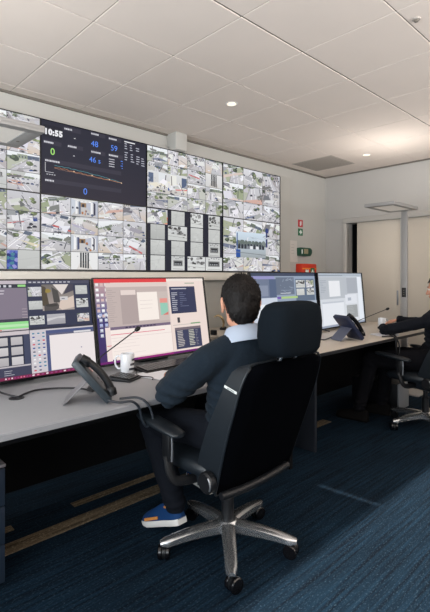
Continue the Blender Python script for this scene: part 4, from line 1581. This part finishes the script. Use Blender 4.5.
    # armrests
    for sd in (-1, 1):
        rr = []
        for (y, hw, th) in ((-.02, .02, .008), (-.005, .038, .013), (.06, .046, .016), (.16, .048, .017), (.25, .044, .016), (.285, .034, .012), (.297, .018, .007)):
            n = 18
            zc = .635 + .03 * (y / .29)
            rr.append([V((sd * .315 + hw * cos(2 * pi * j / n), y, zc + th * (abs(sin(2 * pi * j / n)) ** .7) * (1 if sin(2 * pi * j / n) > 0 else -1))) for j in range(n)])
        ar = obj('arm_pad', G().rings(rr), M_leather, t, smooth=60)
        g = G()
        g.box((sd * .318, .075, .56), (.028, .06, .13), None, .010)
        g.tube(bez([(sd * .318, .075, .52), (sd * .318, .05, .44), (sd * .28, .03, .405), (sd * .12, .0, .40)], 5), .022, 10, .7)
        obj('arm_post', g, M_black, ar)
        obj('arm_glint', G().tube([(sd * .318, .043, .625), (sd * .318, .040, .56), (sd * .318, .043, .50)], .005, 8), M_alu, ar)  # added bright metal strip imitating the lit edge of the post
    return t


office_chair('large black office chair with headrest holding the seated man', (1.58, 1.575, 0), 0)
office_chair('black office chair with chrome base at right holding the second person', (4.10, 1.60, 0), R(-4), False)

# ------------------------------------------------------------------ people


class Frame:
    """local axes of a head or trunk: r right, f forward, u up"""

    def __init__(s, c, yaw, pitch=0.0, roll=0.0, k=1.0):
        s.k = k
        m = M.Rotation(yaw, 3, 'Z') @ M.Rotation(pitch, 3, 'X') @ M.Rotation(roll, 3, 'Y') * k
        s.m, s.c = m, V(c)
        s.r, s.f, s.u = m @ V((1, 0, 0)), m @ V((0, 1, 0)), m @ V((0, 0, 1))

    def __call__(s, x, y, z):
        return s.c + s.r * x + s.f * y + s.u * z

    def inv(s, p):
        d = p - s.c
        return V((d.dot(s.r), d.dot(s.f), d.dot(s.u))) / s.k ** 2


def head_shapes(g, H):
    g.ell(H(0, -.010, .022), (.074, .096, .092), H.m, 28, 20)
    g.ell(H(0, .022, -.030), (.060, .070, .088), H.m, 24, 18)
    g.ell(H(0, .050, -.085), (.032, .034, .028), H.m)
    g.ell(H(.036, .010, -.070), (.024, .042, .034), H.m)
    g.ell(H(-.036, .010, -.070), (.024, .042, .034), H.m)
    g.ell(H(0, .078, .022), (.050, .016, .016), H.m)              # brow
    g.caps([H(0, .090, .010), H(0, .104, -.018), H(0, .112, -.032)], [.009, .011, .013])   # nose
    for sx_ in (-1, 1):
        g.ell(H(.011 * sx_, .100, -.036), (.009, .011, .008), H.m)
        g.ell(H(.034 * sx_, .066, -.022), (.024, .020, .018), H.m)  # cheek
        g.ell(H(.080 * sx_, -.006, -.006), (.009, .020, .032), H.m @ M.Rotation(R(-8), 3, 'X'))
        g.ell(H(.085 * sx_, -.018, .004), (.008, .010, .024), H.m)
        g.ell(H(.080 * sx_, .0, -.034), (.007, .009, .011), H.m)
    g.ell(H(0, .088, -.058), (.024, .010, .007), H.m)
    g.ell(H(0, .086, -.069), (.021, .010, .008), H.m)


def hand_shapes(g, w, d, up, side, curl=.5, scale=1.0):
    """w wrist, d pointing direction, up the back of the hand, side +1 if the thumb lies towards d x up"""
    d = V(d).normalized()
    up = (V(up) - d * V(up).dot(d)).normalized()
    l = d.cross(up) * side
    k = scale
    w = V(w)
    for a in (-.024, -.008, .008, .024):
        g.caps([w + l * a * .7 * k + d * .015 * k, w + l * a * 1.1 * k + d * .085 * k], [.013 * k, .0115 * k], 10)
    for i, (a, ln) in enumerate(((.030, .070), (.010, .080), (-.010, .074), (-.029, .058))):
        b = w + l * a * k + d * .088 * k
        p = [b]
        ang = R(10)
        for q, f_ in enumerate((.45, .32, .23)):
            ang += curl * R(20 + 12 * q) * (1 + .12 * i)
            dd = (d + l * a * 2.2).normalized() * cos(ang) - up * sin(ang)
            p.append(p[-1] + dd * ln * f_ * k)
        g.caps(p, [.0098 * k, .009 * k, .0082 * k, .0072 * k], 10)
    b = w + l * .022 * k + d * .022 * k
    g.caps([b, b + (l * .75 + d * .6 - up * .12).normalized() * .036 * k, b + (l * .75 + d * .6 - up * .12).normalized() * .036 * k + (l * .25 + d * .9 - up * .2).normalized() * .030 * k,
            b + (l * .75 + d * .6 - up * .12).normalized() * .036 * k + (l * .15 + d * .95 - up * .25).normalized() * .054 * k], [.014 * k, .0115 * k, .010 * k, .008 * k], 10)


def face_parts(root, H, off, m_hair, brow=True):
    for sx_ in (-1, 1):
        e = obj('eye', G().ell(H(.031 * sx_, .076, .002), (.0125, .0115, .0115), H.m, 16, 12), M_eye, root, off=off)
        obj('iris', G().ell(H(.031 * sx_, .0845, .001), (.0055, .0035, .0055), H.m, 12, 8), M_iris, e, off=off)
        if brow:
            obj('eyebrow', G().tube([H(.014 * sx_, .094, .022), H(.032 * sx_, .089, .028), H(.048 * sx_, .074, .024)], [.003, .0045, .002], 8), m_hair, root, off=off)
    obj('lips', organic(G().ell(H(0, .094, -.0585), (.021, .006, .0045), H.m).ell(H(0, .092, -.0675), (.019, .006, .0052), H.m), 'lips', .003, 2), M_lip, root, off=off)


def hair_mesh(H, seed, back_low=-.075, grey=False):
    g = G()
    g.ell(H(0, -.014, .030), (.083, .104, .098), H.m, 32, 24)
    g.ell(H(0, -.050, -.018), (.070, .064, .078), H.m, 28, 20)
    me = organic(g, 'hair', .005, 3, .5, lambda co, n: .0035 * noise.noise(co * 42) + .002 * noise.noise(co * 120))

    def bare(p):
        q = H.inv(p)
        # hairline: high over the forehead, down in front of the ear, round the ear, low at the nape
        if q.y > .055:
            low = .070
        elif q.y > .022:
            low = .070 - (.055 - q.y) / .033 * .075
        elif q.y > -.030:
            low = .012
        elif q.y > -.055:
            low = .012 - (-.030 - q.y) / .025 * .050
        else:
            low = back_low + .016 * (abs(q.x) / .06) ** 2
        return q.z < low
    cut(me, bare)
    # tufts that follow the growth of the hair
    rng = random.Random(seed)
    b = bmesh.new()
    b.from_mesh(me)
    fs = list(b.faces)
    for f in rng.sample(fs, min(len(fs), 2600)):
        p = f.calc_center_median()
        n = f.normal.copy()
        q = H.inv(p)
        flow = (-H.u * (1.0 if q.z < .08 else .2) + H.f * (.9 if q.z > .085 else -.1) + H.r * (q.x * 6) + V((rng.uniform(-.4, .4), rng.uniform(-.4, .4), rng.uniform(-.3, .3))))
        flow = (flow - n * flow.dot(n)).normalized()
        L = rng.uniform(.010, .020)
        sd = n.cross(flow) * rng.uniform(.0012, .0024)
        v = [b.verts.new(p - sd - n * .001), b.verts.new(p + sd - n * .001), b.verts.new(p + flow * L * .6 + n * .0045), b.verts.new(p + flow * L + n * rng.uniform(.001, .004))]
        b.faces.new((v[0], v[1], v[2]))
        b.faces.new((v[0], v[2], v[3]))
        b.faces.new((v[1], v[3], v[2]))
    b.to_mesh(me)
    b.free()
    me.shade_smooth()
    return me


def shoe(parent, toe, heel, off, m_up, m_sole, m_acc):
    """toe: ball of the foot on the floor, heel: underside of the heel; both in world coordinates"""
    toe, heel = V(toe), V(heel)
    f = (toe - heel).normalized()
    side = V((f.y, -f.x, 0)).normalized()
    up = side.cross(f).normalized()
    L = (toe - heel).length
    prof = [(-.055, .026, .070), (-.04, .035, .084), (.0, .039, .088), (.25, .038, .086), (.5, .042, .078), (.75, .047, .064), (1.0, .048, .052), (1.20, .042, .042), (1.33, .030, .032), (1.40, .014, .02)]
    rs, ru = [], []
    for (s_, hw, h) in prof:
        s0 = s_ * L if s_ > 0 else s_ + 0
        c = heel + f * s0
        flare = 1.1
        rs.append([c + side * hw * flare * x + up * z for x, z in ((-.9, 0), (-1, .008), (-1, .024), (-.92, .030), (.92, .030), (1, .024), (1, .008), (.9, 0))])
        n = 12
        ru.append([c + side * hw * 1.02 * cos(pi * j / (n - 1)) * (1 - .35 * sin(pi * j / (n - 1))) + up * (.026 + (h - .004) * sin(pi * j / (n - 1))) for j in range(n)])
    so = obj('sole', G().rings(rs), m_sole, parent, off=off)
    obj('shoe', G().rings(ru), m_up, parent, off=off, smooth=60)
    if m_acc:
        for sd in (-1, 1):
            a, b = heel + f * L * .45 + side * .0445 * sd + up * .045, heel + f * L * 1.02 + side * .0505 * sd + up * .040
            obj('stripe', G().box((a + b) / 2, (.006, (b - a).length, .014), M([side, (b - a).normalized(), up]).transposed(), .001, 1), m_acc, parent, off=off)
        a = heel + f * L * .30 + up * .080
        obj('collar_lining', G().ell(heel + f * L * .1 + up * .088, (.030, .045, .010), M([side, f, up]).transposed()), m_acc, parent, off=off)


def trunk(g, rings, n=28):
    """rings: (centre, yaw, half width, half depth)"""
    rr = []
    for (c, yaw, hw, hd) in rings:
        m = M.Rotation(yaw, 3, 'Z')
        rr.append([V(c) + m @ V((hw * abs(cos(2 * pi * j / n)) ** .85 * (1 if cos(2 * pi * j / n) > 0 else -1), hd * sin(2 * pi * j / n), 0)) for j in range(n)])
    g.rings(rr)


def build_person(label, P):
    off = P['root']
    root = thing('person', label, 'person', off)
    H = Frame(P['head'], P['head_yaw'], P.get('head_pitch', 0), 0, P.get('head_scale', 1.0))
    # ---- the body: one continuous skin
    g = G()
    head_shapes(g, H)
    g.caps([V(P['neck0']), V(P['neck0']).lerp(H(0, -.022, -.060), .5), H(0, -.018, -.055)], [.064, .056, .056], 18)
    trunk(g, [(c, y, hw - .016, hd - .016) for (c, y, hw, hd) in P['trunk']])
    for s_ in ('L', 'R'):
        sh, el, wr = [V(q) for q in P['arm' + s_]]
        g.caps([sh, sh.lerp(el, .5), el, el.lerp(wr, .4), wr], [.050, .044, .038, .037, .026])
        hd = P['hand' + s_]
        hand_shapes(g, wr + V(hd[0]).normalized() * .01, hd[0], hd[1], hd[2], hd[3])
        hp, kn, an = [V(q) for q in P['leg' + s_]]
        g.caps([hp, hp.lerp(kn, .5), kn, kn.lerp(an, .4), an], [.082, .070, .054, .050, .036])
    body = obj('body', organic(g, 'body', .0046, 5), M_skin, root, off=off)
    face_parts(root, H, off, P['m_hair'])
    obj('hair', hair_mesh(H, 3, P.get('nape', -.075)), P['m_hair'], root, off=off)
    # ---- sweater
    g = G()
    trunk(g, P['trunk'])
    for s_ in ('L', 'R'):
        sh, el, wr = [V(q) for q in P['arm' + s_]]
        nb = V(P['neck0'])
        g.caps([nb.lerp(sh, .35) + V((0, 0, -.025)), sh], [.082, .074], 16)
        g.caps([sh, sh.lerp(el, .5), el, el.lerp(wr, .45), el.lerp(wr, .96)], [q * P.get('arm_k', 1) for q in (.074, .072, .066, .058, .044)], 16)
    waistc = V(P['waist'])

    def folds(co, n):
        d = .0030 * noise.noise(co * 16) + .0012 * noise.noise(co * 60)
        h = co.z - waistc.z
        rd = max(0, 1 - abs(h - .10) / .17)
        ang = math.atan2(co.y - waistc.y, co.x - waistc.x)
        w_ = noise.noise(V((co.x * 5, co.y * 5, co.z * 5)))
        d += rd * .012 * sin(co.z * 135 + 3.0 * sin(ang * 2) + 4 * w_)
        for s_ in ('L', 'R'):
            el = V(P['arm' + s_][1])
            q = max(0, 1 - (co - el).length / .13)
            d += q * .004 * sin((co - el).dot(V(P['arm' + s_][0]) - el) * 480 + 4 * w_)
        return d
    sw = organic(g, 'sweater', .0055, 5, .5, folds)
    nb = V(P['neck0'])
    nd = P['neck_dir']
    cut(sw, lambda p: (p - nb).dot(V(nd)) > .034 and (p - nb).length < .15)
    obj('sweater', sw, P['m_top'], root, off=off)
    for s_ in ('L', 'R'):
        sh, el, wr = [V(q) for q in P['arm' + s_]]
        d = (wr - el).normalized()
        obj('cuff', G().tube([wr - d * .030, wr - d * .026, wr + d * .012, wr + d * .016], [.040, .0425, .0415, .036], 20), P['m_top'], root, off=off)
    # ---- shirt collar: a stand that folds over
    Y = M.Rotation(P['trunk'][-1][1], 3, 'Z') @ M.Rotation(P.get('collar_pitch', R(-18)), 3, 'X')
    g = G()
    n = 40
    rr = []
    for j in range(n):
        a = 2 * pi * j / n
        fr = max(0, sin(a)) ** 3          # opening at the throat
        dirv = V((cos(a) * 1.13, sin(a), 0))
        k = []
        for (r_, z_) in ((.064, .004), (.066, .046 - .02 * fr), (.070, .051 - .02 * fr), (.077, .046 - .02 * fr), (.100 + .006 * fr, .004 - .014 * fr), (.108, -.030 - .016 * fr), (.098, -.030), (.080, -.02)):
            k.append(nb + Y @ (dirv * r_ + V((0, 0, z_))))
        rr.append(k)
    g.rings(rr, False, True)
    obj('shirt_collar', g, P['m_shirt'], root, off=off, smooth=60)
    if P.get('hem'):
        obj('shirt_hem', organic(G().caps(P['hem'], [.012, .016, .010], 12), 'shirt_hem', .004, 3), P['m_shirt'], root, off=off)
    # ---- trousers
    g = G()
    for s_ in ('L', 'R'):
        hp, kn, an = [V(q) for q in P['leg' + s_]]
        g.caps([hp, hp.lerp(kn, .5), kn], [.098, .088, .073], 18)
        g.caps([kn, kn.lerp(an, .45), an], [.073, .066, .056], 18)
    hL, hR = V(P['legL'][0]), V(P['legR'][0])
    g.caps([hL + V((0, -.02, .01)), hR + V((0, -.02, .01))], [.105, .105], 20)
    g.caps([(hL + hR) / 2 + V((0, -.01, .06))], [.115], 20)

    def tf(co, n_):
        d = .004 * noise.noise(co * 11) + .002 * noise.noise(co * 30)
        for s_ in ('L', 'R'):
            kn, an = V(P['leg' + s_][1]), V(P['leg' + s_][2])
            q = max(0, 1 - (co - kn).length / .16)
            d += q * .004 * sin(co.z * 130 + 5 * noise.noise(co * 7))
            q = max(0, 1 - (co - an).length / .14)
            d += q * .005 * sin(co.z * 140 + 4 * noise.noise(co * 9))
        return d
    obj('trousers', organic(g, 'trousers', .0065, 5, .5, tf), P['m_leg'], root, off=off)
    for s_ in ('L', 'R'):
        toe, heel = P['foot' + s_]
        shoe(root, toe, heel, off, P['m_shoe'], P['m_sole'], P.get('m_acc'))
    return root


CX, CY = 1.575, 1.50
yw = R(-14)
build_person('man in charcoal sweater and pale blue collar, seen from behind at the left desk', dict(
    root=(1.575, 1.55, 0),
    head=(1.578, 1.487, 1.218), head_scale=1.09, head_yaw=R(-34), head_pitch=R(-6), nape=-.105,
    neck0=(1.573, 1.452, 1.058), neck_dir=(0, .15, 1),
    trunk=[((1.573, 1.50, .52), R(-4), .165, .12), ((1.573, 1.495, .60), R(-6), .172, .128), ((1.573, 1.485, .70), R(-9), .166, .122), ((1.573, 1.475, .80), R(-12), .172, .124), ((1.573, 1.465, .90), yw, .184, .124),
           ((1.573, 1.458, .97), yw, .176, .108), ((1.573, 1.453, 1.02), yw, .132, .094), ((1.573, 1.452, 1.060), yw, .096, .088)],
    waist=(1.573, 1.49, .62),
    armL=((1.388, 1.505, .962), (1.292, 1.675, .800), (1.50, 1.90, .812)), handL=((.45, .85, -.08), (0, 0, 1), 1, .55),
    armR=((1.756, 1.41, .968), (1.875, 1.60, .79), (1.80, 1.86, .800)), handR=((-.25, .95, -.08), (0, 0, 1), -1, .55),
    legL=((1.485, 1.54, .60), (1.415, 1.985, .575), (1.432, 1.81, .185)), footL=((1.428, 1.985, .004), (1.434, 1.800, .078)),
    legR=((1.665, 1.54, .60), (1.80, 1.975, .575), (1.91, 2.10, .115)), footR=((1.94, 2.24, .004), (1.905, 2.065, .004)),
    hem=[(1.405, 1.42, .612), (1.400, 1.455, .595), (1.405, 1.50, .600)],
    m_hair=M_hair, m_top=M_knit, m_shirt=M_shirt, m_leg=M_trouser, m_shoe=M_shoe, m_sole=M_sole, m_acc=M_orange))

X2 = 4.235
build_person('person in black sweater at the right edge, reaching over the right desk', dict(
    root=(4.15, 1.55, 0), arm_k=.72,
    head=(X2 + .012, 1.535, 1.232), head_yaw=R(2), head_pitch=R(-8), nape=-.075,
    neck0=(X2, 1.50, 1.06), neck_dir=(0, .15, 1),
    trunk=[((X2 - .08, 1.52, .52), 0, .165, .12), ((X2 - .07, 1.51, .60), 0, .172, .13), ((X2 - .04, 1.50, .70), 0, .168, .125), ((X2 - .01, 1.51, .80), 0, .174, .126), ((X2, 1.515, .90), 0, .184, .126),
           ((X2, 1.51, .97), 0, .176, .108), ((X2, 1.503, 1.02), 0, .132, .094), ((X2, 1.50, 1.060), 0, .096, .088)],
    waist=(X2 - .06, 1.51, .62),
    armL=((X2 - .185, 1.545, .952), (3.945, 1.90, .850), (4.16, 2.02, .846)), handL=((.9, .4, -.05), (0, 0, 1), 1, .6),
    armR=((X2 + .185, 1.53, .965), (4.585, 1.80, .885), (4.60, 2.06, .893)), handR=((-.33, .94, -.22), (0, 0, 1), -1, .55),
    legL=((4.04, 1.56, .60), (3.88, 2.0, .585), (3.85, 2.10, .13)), footL=((3.83, 2.25, .004), (3.85, 2.07, .004)),
    legR=((4.23, 1.56, .60), (4.22, 2.0, .585), (4.19, 2.05, .13)), footR=((4.16, 2.20, .004), (4.18, 2.02, .004)),
    m_hair=M_hair2, m_top=M_knit2, m_shirt=M_knit2, m_leg=mat('trousers_black', S(18, 18, 22), .9, spec=.1, bump=.3, bscale=400), m_shoe=M_boot, m_sole=M_boot))
